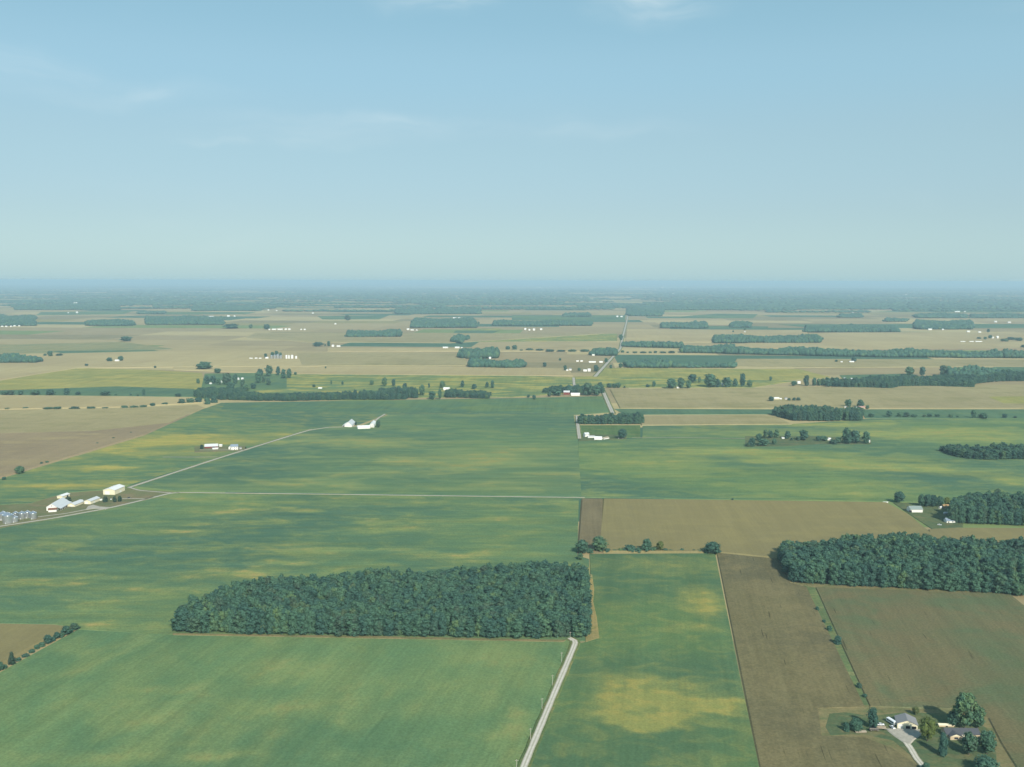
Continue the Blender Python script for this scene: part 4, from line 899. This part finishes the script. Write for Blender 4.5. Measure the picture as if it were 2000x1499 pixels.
# ------------------------------------------------------------------ buildings
ZB = 0.3
def shell(w_, l_, h_, rise):
    """walls with gable ends; ridge along local y"""
    return MB().prism([(-w_ / 2, -0.6), (w_ / 2, -0.6), (w_ / 2, h_), (0, h_ + rise), (-w_ / 2, h_)], -l_ / 2, l_ / 2)
def gable_roof(w_, l_, h_, rise, ov=0.5, th=0.22):
    k = rise / (w_ / 2); x = w_ / 2 + ov; m = MB()
    for s_ in (-1, 1):
        prof = [(0, h_ + rise + 0.03), (s_ * x, h_ - k * ov + 0.03), (s_ * x, h_ - k * ov + th + 0.03), (0, h_ + rise + th + 0.03)]
        m.prism(prof if s_ > 0 else prof[::-1], -l_ / 2 - ov, l_ / 2 + ov)
    return m
def panel(face, off, w_, z0, z1, W, L, th=0.06):
    """door or window panel proud of a wall: face 'f' (gable at -y), 'b', 'l' (-x), 'r' (+x)"""
    m = MB()
    if face == 'f': m.box(off - w_ / 2, off + w_ / 2, -L / 2 - th, -L / 2 + 0.02, z0, z1)
    if face == 'b': m.box(off - w_ / 2, off + w_ / 2, L / 2 - 0.02, L / 2 + th, z0, z1)
    if face == 'l': m.box(-W / 2 - th, -W / 2 + 0.02, off - w_ / 2, off + w_ / 2, z0, z1)
    if face == 'r': m.box(W / 2 - 0.02, W / 2 + th, off - w_ / 2, off + w_ / 2, z0, z1)
    return m
def building(name, label, cat, a, b, w_, h_, rise, wall, roof, doors=(), windows=(), group=None, door_mat=WHITE, l_=None, lean=None):
    """a and b: the two ends of the ridge line on the ground, in the photograph; a is the end facing us"""
    A = pt(*a); B = pt(*b); c = (A + B) / 2; d = B - A; l_ = l_ or d.length
    e = empty(name, (c.x, c.y, ZB), math.atan2(-d.x, d.y)); tag(e, label, cat, group)
    shell(w_, l_, h_, rise).build('wall', wall, e)
    gable_roof(w_, l_, h_, rise).build('roof', roof, e)
    for dd in doors:
        f_, off, dw, z1 = dd[:4]; panel(f_, off, dw, 0, z1, w_, l_).build('door', dd[4] if len(dd) > 4 else door_mat, e)
    for f_, off, dw, z0, z1 in windows: panel(f_, off, dw, z0, z1, w_, l_).build('window', GLASS, e)
    if lean:
        s_, lw, lh, rm = lean; x0 = s_ * w_ / 2; x1 = s_ * (w_ / 2 + lw)
        m = MB(); m.prism([(x0, h_ - 0.35), (x1, lh), (x1, lh + 0.2), (x0, h_ - 0.1)], -l_ / 2, l_ / 2); m.build('lean_to_roof', rm, e)
        n = max(3, int(l_ / 5))
        for k in range(n + 1):
            y = -l_ / 2 + 0.3 + (l_ - 0.6) * k / n; MB().box(x1 - s_ * 0.3 - 0.12, x1 - s_ * 0.3 + 0.12, y - 0.12, y + 0.12, -0.6, lh + 0.02).build('post', wall, e)
        MB().box(min(x0, x1 - s_ * 0.5), max(x0, x1 - s_ * 0.5), l_ / 2 - 0.2, l_ / 2 - 0.05, -0.6, lh).build('end_wall', wall, e)
    return e

# near farm at lower right
g_ = building('garage', 'cream three-door garage with grey roof on the gravel forecourt', 'garage', (1772, 1426), (1767, 1412), 12.8, 3.7, 2.6, CREAM, GREYR,
         [('f', -4.3, 2.9, 3.2, WHITE), ('f', 0.4, 2.8, 2.5, DARK), ('f', 4.3, 2.8, 2.5, DARK)], [('r', 0, 1.2, 1.2, 2.2)])
hs = building('ranch_house', 'tan brick ranch house with long dark roof among trees', 'house', (1843, 1437), (1908, 1438), 9.0, 2.9, 2.1, TANW, DARKR,
         [('r', -8.0, 1.0, 2.1, WHITE)], [('r', -3.0, 1.8, 0.9, 2.1), ('r', 2.0, 1.8, 0.9, 2.1), ('r', 6.0, 1.6, 0.9, 2.1)])
# front gable wing of the ranch house and its porch
m = MB(); wv = 7.6
m.poly([(4.4, -9.6, -0.6), (7.6, -9.6, -0.6), (7.6, -9.6 + wv, -0.6), (4.4, -9.6 + wv, -0.6), (4.4, -9.6, 2.8), (7.6, -9.6, 2.8), (7.6, -9.6 + wv, 2.8), (4.4, -9.6 + wv, 2.8), (7.6, -9.6 + wv / 2, 4.3), (4.4, -9.6 + wv / 2, 4.3)],
       [(0, 1, 5, 4), (1, 2, 6, 8, 5), (2, 3, 7, 6), (3, 0, 4, 9, 7), (4, 5, 8, 9), (6, 7, 9, 8), (0, 3, 2, 1)]); m.build('front_wing', TANW, hs)
m = MB()
for s_ in (-1, 1):
    yc = -9.6 + wv / 2; ye = yc + s_ * (wv / 2 + 0.5)
    m.poly([(0.6, yc, 4.36), (8.1, yc, 4.36), (8.1, ye, 2.62), (3.2, ye, 2.62), (0.6, yc, 4.56), (8.1, yc, 4.56), (8.1, ye, 2.82), (3.2, ye, 2.82)], [(0, 1, 2, 3), (4, 7, 6, 5), (0, 4, 5, 1), (1, 5, 6, 2), (2, 6, 7, 3), (3, 7, 4, 0)])
m.build('wing_roof', DARKR, hs)
MB().poly([(7.66, -9.5, 2.75), (7.66, -2.1, 2.75), (7.66, -5.8, 4.2)], [(0, 1, 2)]).build('gable_trim', CREAM, hs)
MB().box(7.6, 7.68, -7.0, -4.6, 0.8, 2.1).build('window', GLASS, hs)
MB().box(4.4, 7.2, -1.9, 5.0, 2.35, 2.55).build('porch_roof', CREAM, hs)
for k in range(4): MB().box(6.9, 7.1, -1.6 + k * 2.1, -1.4 + k * 2.1, -0.4, 2.36).build('porch_post', WHITE, hs)
building('long_shed', 'long low cream shed behind the dark-roofed ranch house', 'shed', (1833, 1420), (1862, 1420.5), 2.6, 1.5, 0.5, TANW, CREAM, [('r', 0, 1.4, 1.2, DARK)])
e = building('woodpile', 'low pale stack of lumber beside the left garden shrubs', 'lumber stack', (1671, 1432), (1690, 1432), 2.2, 0.9, 0.25, CORNW, CORNW)
# vehicles: built along local y (front at -y)
def wheel(e, x, y, r=0.36, w_=0.24):
    m = MB(); m.lathe([(r * 0.55, -w_ / 2), (r, -w_ / 2), (r, w_ / 2), (r * 0.55, w_ / 2)], 12)
    o = m.build('wheel', TYRE, e); o.location = (x, y, r); o.rotation_euler = (0, math.pi / 2, 0)
    h = MB().lathe([(0.02, -w_ / 2 - 0.01), (r * 0.55, -w_ / 2 - 0.01), (r * 0.55, w_ / 2 + 0.01), (0.02, w_ / 2 + 0.01)], 10).build('rim', GALV, o)
def vehicle(name, label, cat, x, y, rz, kind, paint):
    p = pt(x, y); e = empty(name, (p.x, p.y, ZB + 0.3 if y < 1400 else 0.97), rz); tag(e, label, cat)
    if kind == 'car':
        MB().prism([(-0.88, 0.28), (0.88, 0.28), (0.9, 0.75), (0.82, 0.92), (-0.82, 0.92), (-0.9, 0.75)], -2.2, 2.2).build('body', paint, e)
        MB().poly([(-0.8, -1.2, 0.9), (0.8, -1.2, 0.9), (0.8, 1.7, 0.9), (-0.8, 1.7, 0.9), (-0.64, -0.5, 1.42), (0.64, -0.5, 1.42), (0.64, 1.1, 1.42), (-0.64, 1.1, 1.42)], [(0, 1, 5, 4), (1, 2, 6, 5), (2, 3, 7, 6), (3, 0, 4, 7), (0, 3, 2, 1)]).build('windows', GLASS, e)
        MB().box(-0.66, 0.66, -0.52, 1.12, 1.41, 1.47).build('cabin_roof', paint, e)
        ws = [(-0.8, -1.35), (0.8, -1.35), (-0.8, 1.35), (0.8, 1.35)]
        for sx in (-0.6, 0.6): MB().box(sx - 0.16, sx + 0.16, -2.23, -2.18, 0.6, 0.76).build('headlight', WHITE, e)
    elif kind == 'trailer':
        MB().prism([(-1.22, 0.6), (1.22, 0.6), (1.22, 2.7), (1.05, 2.9), (-1.05, 2.9), (-1.22, 2.7)], -3.9, 3.9).build('body', paint, e)
        MB().box(-1.25, -1.21, -3.2, 3.2, 1.5, 2.2).build('window_band', GLASS, e)
        MB().box(-1.0, 1.0, -3.97, -3.89, 0.75, 2.6).build('door', METALR, e)
        ws = [(-1.1, 0.4), (1.1, 0.4), (-1.1, 1.4), (1.1, 1.4)]
        MB().tube((0, 3.9, 0.55), (0, 5.1, 0.5), 0.08, 0.08, 6).build('hitch', CARD, e)
    elif kind == 'flatbed':
        MB().box(-1.2, 1.2, -3.2, 3.2, 0.75, 0.95).build('deck', CORNW, e)
        MB().box(-1.22, -1.14, -3.2, 3.2, 0.951, 1.5).build('side_board', paint, e); MB().box(1.14, 1.22, -3.2, 3.2, 0.951, 1.5).build('side_board', paint, e)
        MB().box(-1.13, 1.13, 3.12, 3.2, 0.952, 1.5).build('head_board', paint, e)
        ws = [(-1.05, -2.2), (1.05, -2.2), (-1.05, 2.2), (1.05, 2.2)]
    for (a_, b_) in ws: wheel(e, a_, b_, 0.36 if kind == 'car' else 0.42)
    return e
vehicle('horse_trailer', 'long white box trailer parked left of the garage', 'trailer', 1741, 1416, math.radians(18), 'trailer', CARW)
vehicle('parked_car', 'white car parked nose-out before the box trailer', 'car', 1743, 1425, math.radians(12), 'car', CARW)
vehicle('farm_wagon', 'dark flat farm wagon standing on grass left of the driveway', 'wagon', 1707, 1430, math.radians(88), 'flatbed', CARD)
vehicle('farm_wagon', 'small brown wagon just right of the dark flat wagon', 'wagon', 1721, 1427, math.radians(80), 'flatbed', CORNW)
vehicle('parked_car', 'pale car behind the upright oval tree', 'car', 1720, 1419.5, math.radians(85), 'car', CARW)
vehicle('parked_car', 'dark car on the drive right of the cream hall', 'car', 252, 974, math.radians(85), 'car', CARD)
vehicle('parked_car', 'white car between the evergreens before the cream hall', 'car', 217, 977, math.radians(20), 'car', CARW)
vehicle('parked_car', 'white car on the lawn before the blue-roofed house', 'car', 1835, 1027, math.radians(60), 'car', CARW)
vehicle('stock_trailer', 'pale trailer on the lawn above the blue-roofed house', 'trailer', 1849, 1006, math.radians(86), 'trailer', CARW)

# grain-bin farm at the left edge
def grain_bin(x, yb, wp, wall_px, label, group='steel grain bins', metal=GALV):
    p = pt(x, yb); s = mpp(x, yb); r = wp * s / 2; h_ = wall_px * s * 1.03
    e = empty('grain_bin', (p.x, p.y + r, ZB)); tag(e, label, 'grain bin', group)
    prof = [(r, -0.6)]; n = max(6, int(h_ / 0.9))
    for i in range(n): z = h_ * i / n; prof += [(r, z + 0.02), (r + 0.05, z + h_ / n * 0.5)]
    prof.append((r, h_)); me = MB().lathe(prof, 28).mesh('wall', metal)
    for f in me.polygons: f.use_smooth = len(f.vertices) == 4
    link('wall', me, e)
    me = MB().lathe([(r + 0.25, h_ + 0.005), (r + 0.25, h_ + 0.12), (0.5, h_ + r * 0.52), (0.5, h_ + r * 0.52 + 0.5), (0.1, h_ + r * 0.52 + 0.7)], 28).mesh('roof', metal); link('roof', me, e)
    for k in range(8):
        a = k * math.pi / 4 + 0.2; MB().tube((r * math.cos(a) * 1.0, r * math.sin(a) * 1.0, h_ + 0.22), (0.6 * math.cos(a), 0.6 * math.sin(a), h_ + r * 0.52 - 0.05), 0.07, 0.07, 4).build('roof_rib', metal, e)
    MB().box(-0.5, 0.5, -r - 0.1, -r + 0.1, 0.0, 2.0).build('hatch', METALR, e)
    return e
grain_bin(2, 1018, 18, 12, 'large grain bin cut by the left edge behind others')
grain_bin(28, 1013, 10, 9.5, 'slender grain bin behind the small front one')
grain_bin(40, 1016, 12.5, 12, 'dull grey grain bin in the middle of the row')
grain_bin(62, 1016, 13, 12, 'wide grey grain bin at the right end of the row')
grain_bin(51.5, 1014, 10.5, 12, 'bright tall grain bin second from the right end')
grain_bin(11, 1025, 20, 16, 'biggest grain bin shining in front at the left edge')
grain_bin(26.5, 1022.5, 12, 10, 'small shining grain bin in front right of the biggest')

building('barn', 'big white gabled barn with open lean-to beside the bins', 'barn', (101, 999), (123, 986), 13.0, 5.4, 4.2, WHITE, METALR, [('f', -3.2, 4.6, 3.8, WHITE), ('f', 3.2, 4.6, 3.8, WHITE)], [('f', 0, 1.2, 6.2, 7.2)], lean=(1, 5.5, 3.0, METALR))
e = building('barn_annex', 'brown-roofed annex across the front of the big white barn', 'annex', (95, 1001), (111, 1000), 5.5, 3.4, 1.6, WHITE, BROWNR, [('r', -2, 3.5, 2.6, WHITE), ('r', 3, 3.5, 2.6, WHITE)])
building('machine_shed', 'small white-roofed shed above the big white barn', 'shed', (117, 975), (131, 970), 8.5, 3.6, 1.2, CREAM, WHITER, [('r', 3, 3.5, 2.6, DARK)])
building('machine_shed', 'low grey-roofed shed between barn and cream garage', 'shed', (139, 991), (157, 984), 10.0, 3.0, 2.2, CREAM, METALR, [('f', 0, 4, 2.6, WHITE)])
building('garage', 'cream garage with two white doors on the farm drive', 'garage', (171, 986), (189, 979), 9.5, 4.4, 1.9, CREAM, METALR, [('f', -1.5, 4.2, 3.6, WHITE), ('r', -3, 3.4, 2.4, WHITE)])
building('farm_hall', 'largest cream hall with white roof beside the road fork', 'hall', (213, 967.5), (233, 959), 17.0, 6.8, 2.4, CREAM, WHITER, [('f', -2.5, 7, 5.2, WHITE), ('r', 2, 5, 3.6, WHITE)])
building('small_shed', 'tiny white shed right of the low grey-roofed shed', 'shed', (157, 983), (160, 981), 3.0, 2.2, 0.8, WHITE, WHITER)
building('small_shed', 'tiny white shed left of the first evergreen', 'shed', (195, 979), (199, 978.6), 2.4, 1.8, 0.5, WHITE, WHITER)

# red barn and white house beside the road
building('barn', 'long red barn with pale roof in the yellow soybeans', 'barn', (400, 876), (426, 875), 11.0, 3.6, 3.6, REDW, METALR, [('r', 4, 5, 2.6, DARK)])
building('milk_house', 'low white shed at the foot of the red barn', 'shed', (415, 878.5), (426, 878), 4.5, 2.0, 0.7, WHITE, WHITER)
building('small_shed', 'little white shed between red barn and white house', 'shed', (429, 873), (434, 873), 5.0, 3.2, 1.0, WHITE, WHITER)
building('farmhouse', 'white two-storey farmhouse with blue-grey roof by the road', 'house', (451, 879.5), (465, 879), 8.5, 6.6, 3.2, WHITE, BLUER, [('r', 0, 1.2, 2.2, DARK)], [('r', -4, 1.1, 1, 2.4), ('r', 4, 1.1, 1, 2.4), ('r', -4, 1.1, 4, 5.4), ('r', 0, 1.1, 4, 5.4), ('r', 4, 1.1, 4, 5.4)])
building('farmhouse_wing', 'white gabled wing at the left of the blue-roofed farmhouse', 'house wing', (449.5, 880), (451.5, 876), 6.5, 4.2, 2.6, WHITE, BLUER, [], [('f', 0, 1.2, 1, 2.4)], l_=9)
building('small_shed', 'small grey shed right of the blue-roofed farmhouse', 'shed', (467, 878), (471, 877.5), 4.0, 2.4, 1.0, METALR, GREYR)
# white barns at the end of the road
building('barn', 'steep white gabled barn left of the long white shed', 'barn', (680, 835), (687, 829), 15.0, 4.6, 6.2, WHITE, METALR, [('f', 0, 3.6, 3.2, WHITE)], lean=(-1, 5, 2.6, WHITER))
building('long_barn', 'long low white shed between steep barn and farmhouse', 'barn', (698, 838), (722, 837), 12.0, 4.0, 2.2, WHITE, WHITER, [('r', -6, 5, 3.2, WHITE)])
building('farmhouse', 'white two-storey farmhouse at the right end of the white barns', 'house', (726.5, 836), (730, 830), 8.5, 6.2, 3.2, WHITE, WHITER, [('f', 0, 1.2, 2.2, DARK)], [('f', -2.6, 1.1, 1, 2.4), ('f', 2.6, 1.1, 1, 2.4), ('f', -2, 1.1, 4, 5.4), ('f', 2, 1.1, 4, 5.4)])
# white farmstead beneath the compact wood
building('farmhouse', 'white farmhouse with pale roof at the road corner', 'house', (1141, 854), (1149, 853.5), 8.0, 5.6, 2.6, WHITE, METALR, [('r', 0, 1.2, 2.2, DARK)], [('r', -3, 1.1, 3.4, 4.6), ('r', 3, 1.1, 3.4, 4.6)])
building('long_barn', 'low white wing right of the road corner farmhouse', 'shed', (1148, 856), (1161, 856), 6.0, 2.8, 1.4, WHITE, METALR)
hb = MB()
e = empty('hoop_barn', pt(1169, 860) + Vector((0, 5, ZB)), math.radians(80)); tag(e, 'bright white round-roofed barn in the farmstead by the road', 'barn')
prof = [(6.0 * math.cos(a), 6.2 * math.sin(a)) for a in np.linspace(0, math.pi, 15)]
MB().prism(prof + [(-6.0, -0.6), (6.0, -0.6)], -7, 7).build('shell', WHITER, e)
for sgn in (-1, 1): MB().box(-1.8, 1.8, sgn * 7.02 - 0.05, sgn * 7.02 + 0.05, 0, 3.4).build('door', WHITE, e)
building('machine_shed', 'tan-roofed shed right of the round white barn', 'shed', (1177, 859), (1187, 857.5), 7.5, 2.6, 1.5, WHITE, CORNW)
building('small_shed', 'low tan shed beneath the round tree of the farmstead', 'shed', (1207, 857.5), (1217, 857.5), 4.0, 1.8, 0.8, WHITE, CORNW)
# right farm
building('machine_shed', 'white shed with grey-green roof on the right-hand lawn', 'shed', (1774.5, 1000), (1798, 1000), 13.0, 4.4, 3.0, WHITE, GREENR, [('r', -8.0, 3.4, 3.2, DARK)])
building('farmhouse', 'low farmhouse with blue-grey roof under the tall right wood', 'house', (1846, 1021), (1863, 1021), 9.0, 3.0, 2.6, WHITE, BLUER, [('r', -3, 1.2, 2.1, DARK)], [('r', 2, 1.6, 1, 2.1)])
building('small_shed', 'tan low shed on bare earth left of the right wood', 'shed', (1841, 993), (1852, 992.5), 8.0, 2.6, 1.8, TANW, DIRT)
building('small_shed', 'tiny white hut beside the tan low shed', 'shed', (1835, 995), (1838, 994), 2.5, 2.2, 0.7, WHITE, WHITER)
building('farm_wall', 'low white wall at the corner of the right tan field', 'wall', (1725, 982.5), (1734, 982.5), 1.0, 0.8, 0.2, WHITE, WHITER)

# farther farm buildings; every one its own thing, sharing meshes
FARM = {}
def far_building(x, y, wp, hp, label, group, wall=WHITE, roof=WHITER, name='farm_building', cat='farm building'):
    s = mpp(x, y); key = (wall.name, roof.name)
    if key not in FARM:
        FARM[key] = (shell(1.0, 1.0, 0.62, 0.38).mesh('wall', wall), gable_roof(1.0, 1.0, 0.62, 0.38, 0.03, 0.03).mesh('roof', roof))
    far = min(1.0, 2600.0 / depth(x, y)); p = pt(x, y); L = max(wp * s * (0.6 + 0.25 * far), 5); hh = max(hp * s * (0.55 + 0.35 * far), 3.2); W = min(max(hh * 1.3, 6.0), 12.0)
    e = empty(name, (p.x, p.y + W / 2, ZB), math.pi / 2 + math.radians(-3.5), (W, L, hh)); tag(e, label, cat, group)
    link('wall', FARM[key][0], e); link('roof', FARM[key][1], e); return e
def fgrp(group, place, rows, adj='white'):
    rows = sorted(rows, key=lambda r: r[0])
    for i, r in enumerate(rows):
        rest = list(r[4:]); wl = rest[0] if rest else WHITE; rf = rest[1] if len(rest) > 1 else WHITER
        far_building(r[0], r[1], r[2], r[3], f'{adj} farm building, {ORD[i]} {place}' if len(rows) > 1 else f'{adj} farm building {place}', group, wl, rf)
fgrp('red and white farm', 'at the grove left of the road', [(1107, 771.5, 14, 8, REDW, METALR), (1124, 773.5, 20, 5.5)], 'bright-roofed')
fgrp('white barns in the right tan corn', 'of the barns in the right tan corn', [(1517, 782, 12, 5.5, CREAM, WHITER), (1525, 782, 5, 4), (1536, 782, 6, 5, WHITE, GREYR)])
fgrp('farm behind the square wood', 'behind the square wood', [(1672, 799, 4, 4), (1684, 799, 14, 5, TANW, PINKR), (1652, 798, 4, 3)], 'small')
fgrp('loose grove farm', 'within the loose grove right of centre', [(1537, 857.5, 6, 4), (1530, 858, 5, 3, WHITE, METALR)])
fgrp('tall grove farm', 'at the tall grove beyond the loose one', [(1620, 861, 8, 5), (1697, 865, 4.5, 5)])
fgrp('yellow field farm', 'under the sprawling wood by the yellow field', [(1651, 743, 6, 5, CREAM, METALR), (1561, 750, 7, 5), (1663, 742, 5, 3)])
fgrp('right edge house', 'alone below the sprawling right wood', [(1941, 746, 5, 4.5)])
fgrp('grove farm', 'in the grove between yellow and tan fields', [(1325, 759, 7, 3), (1412, 755, 3.5, 7)])
fgrp('long belt farm', 'below the very long belt', [(1644, 709, 5, 3), (1664, 709, 11, 4)])
fgrp('road farms', 'at the farms left of the far road', [(1108, 726, 5, 4), (1114, 724, 6, 5, WHITE, GREYR), (1143, 726, 9, 4), (1151, 726, 7, 6), (1128, 707, 6, 3), (1136, 707, 6, 3), (1157, 709, 17, 3.5), (1174, 709, 9, 3.5), (1159, 695, 7, 4)])
fgrp('paired barns', 'at the copse in the pale corn', [(870, 681, 13, 4), (893, 681, 12, 4), (902, 681, 4, 3)])
fgrp('grove hut', 'on the edge of the upper dark grove', [(957, 702, 5, 5)])
fgrp('pasture house', 'in the yellow-green pasture behind the creek trees', [(872, 763, 14, 6), (625, 760, 9, 3)])
fgrp('corn farm', 'at the small farm in pale corn', [(650, 678, 5.5, 5), (661, 678, 9, 3.5)])
fgrp('lone far house', 'alone between two trees at left', [(228, 707, 10, 4.5)])
fgrp('creek farm', 'of the farm above the creek', [(411, 751, 5, 3), (430, 749, 6, 5), (463, 743, 8, 5), (473, 742, 5, 4)])
fgrp('silo farm sheds', 'of the sheds beside the far silos', [(490, 702, 8, 3), (500, 702, 6, 3.5), (508, 702, 6, 3), (521, 702, 7, 5)])
fgrp('long far barns', 'of the long far barn row', [(526, 645, 4, 3), (535, 645, 11, 3.5), (547, 645, 14, 3.5), (558, 645, 6, 4), (565, 645, 6, 4), (588, 645, 4, 3), (595, 645, 5, 3)])
fgrp('far farm right of the oval wood', 'right of the lone oval wood', [(797, 645, 7, 4), (805, 646, 9, 3), (814, 646, 4, 2.5)])
fgrp('far ragged wood farm', 'above the ragged far wood', [(888, 623, 9, 4), (897, 623, 5, 4)])
fgrp('far road farm', 'at the far farm left of the road', [(1026, 645, 5, 5), (1034, 646, 5, 4), (1043, 646, 6, 5), (1057, 645, 6, 4)])
fgrp('forest gate farm', 'where the road meets the forest', [(1206, 620, 5, 4), (1214, 620, 6, 3.5)])
fgrp('two-lobed wood farm', 'before the two-lobed far wood', [(1817, 645, 10, 3.5), (1842, 645, 4.5, 3)])
fgrp('right white farms', 'among the white farms at right edge', [(1892, 650, 8, 4.5), (1914, 651, 7, 4), (1939, 662, 6, 5), (1949, 662, 5, 6.5), (1976, 663, 8, 4)])
fgrp('long white houses', 'of the long low white row at right', [(1881, 669, 12, 2.5), (1898, 669, 11, 2.8), (1912, 669, 17, 2.8)])
fgrp('twin far houses', 'of the twin far houses near right horizon', [(1666, 613, 4, 4), (1675, 617, 8, 3.5)])
fgrp('horizon farm right', 'on the horizon farm at far right', [(1870, 610, 14, 3), (1885, 610, 4, 3), (1945, 630, 6, 4), (1972, 631, 8, 3)])
fgrp('tiny square wood house', 'below the tiny square wood', [(1455, 650, 4, 3)])
fgrp('left edge row', 'of the specks under the left edge wood', [(4, 639, 5, 3), (12, 639, 5, 3), (21, 639, 4, 3.5), (28, 638, 6, 3), (37, 638, 4, 3)])
fgrp('left distant hamlet', 'of the distant left hamlet', [(140, 592, 6, 3), (147, 594, 11, 4), (158, 593, 9, 2.5), (165, 593, 4, 2.5), (108, 605, 4, 3.5), (150, 612, 5, 4), (133, 612, 3, 2.5)])
fgrp('left horizon barns', 'of the left horizon barns', [(285, 586, 8, 2.5), (296, 586, 6, 2.5), (310, 595, 4, 3.5), (264, 582, 3, 3), (342, 581, 3, 2.5), (308, 579, 3, 3), (430, 592, 14, 2)])
fgrp('long white poultry house', 'by the stepped far wood', [(412, 620, 15, 3), (446, 619, 7, 4), (458, 619, 4, 3.5)])
fgrp('centre far specks', 'of specks in the centre left corn', [(611, 613, 5, 3), (655, 634, 5, 3), (800, 610, 6, 3), (524, 607, 4, 3), (540, 608, 4, 3), (905, 587, 8, 2), (828, 594, 5, 2.5)])
fgrp('horizon town', 'of the white town specks on the horizon', [(1055, 563, 6, 3), (1003, 561, 3, 3), (1073, 560, 3, 3), (1118, 559, 4, 3), (1193, 560, 9, 2.5), (1231, 563, 5, 2.5), (1245, 563, 10, 1.6), (1262, 563, 6, 1.8), (1280, 566, 4, 2.5), (1294, 563, 8, 4), (1310, 562, 10, 2), (1338, 562, 6, 2.5), (1420, 562, 12, 1.8), (1465, 562, 8, 2.5), (921, 556, 5, 2.5), (846, 559, 5, 2), (745, 555, 3, 3), (1315, 575, 5, 2), (1770, 577, 6, 2.5), (1818, 554, 4, 2)])
# far silos
for i, (x, wp, hp) in enumerate([(530, 5, 8), (536, 5, 9), (542, 6, 10), (548, 5, 8)]):
    grain_bin(x, 702, wp, hp * 0.8, f'grey far grain bin, {ORD[i]} beside the white silos', 'far grain bins')
for i, (x, wp, hp) in enumerate([(559, 4, 8), (564, 3.4, 8), (570, 5, 8), (578, 4, 6)]):
    grain_bin(x, 702, wp, hp * 0.85, f'white far silo, {ORD[i]} of the four in pale corn', 'far white silos', WHITER)

# utility poles along the near lane
pm = MB(); pm.tube((0, 0, -0.5), (0, 0, 8.6), 0.17, 0.12, 8); pole_me = pm.mesh('pole_shaft', POLE)
arm_me = MB().box(-1.1, 1.1, -0.05, 0.05, 7.9, 8.05).mesh('crossarm', POLE)
ins_me = MB().tube((0, 0, 8.6), (0, 0, 8.85), 0.07, 0.04, 6).mesh('insulator', GALV)
for i, (x, y) in enumerate([(1009, 1510), (1036, 1447), (1058.6, 1387), (1079, 1340.5), (1097, 1295), (1113.6, 1254)]):
    e = empty('utility_pole', pt(x, y), -RD)
    tag(e, f'thin wooden utility pole left of the near lane, {["nearest", "second nearest", "third nearest", "third farthest", "second farthest", "farthest, at the wood"][i]}', 'utility pole', 'poles along the near lane')
    link('shaft', pole_me, e); link('crossarm', arm_me, e); link('insulator', ins_me, e)
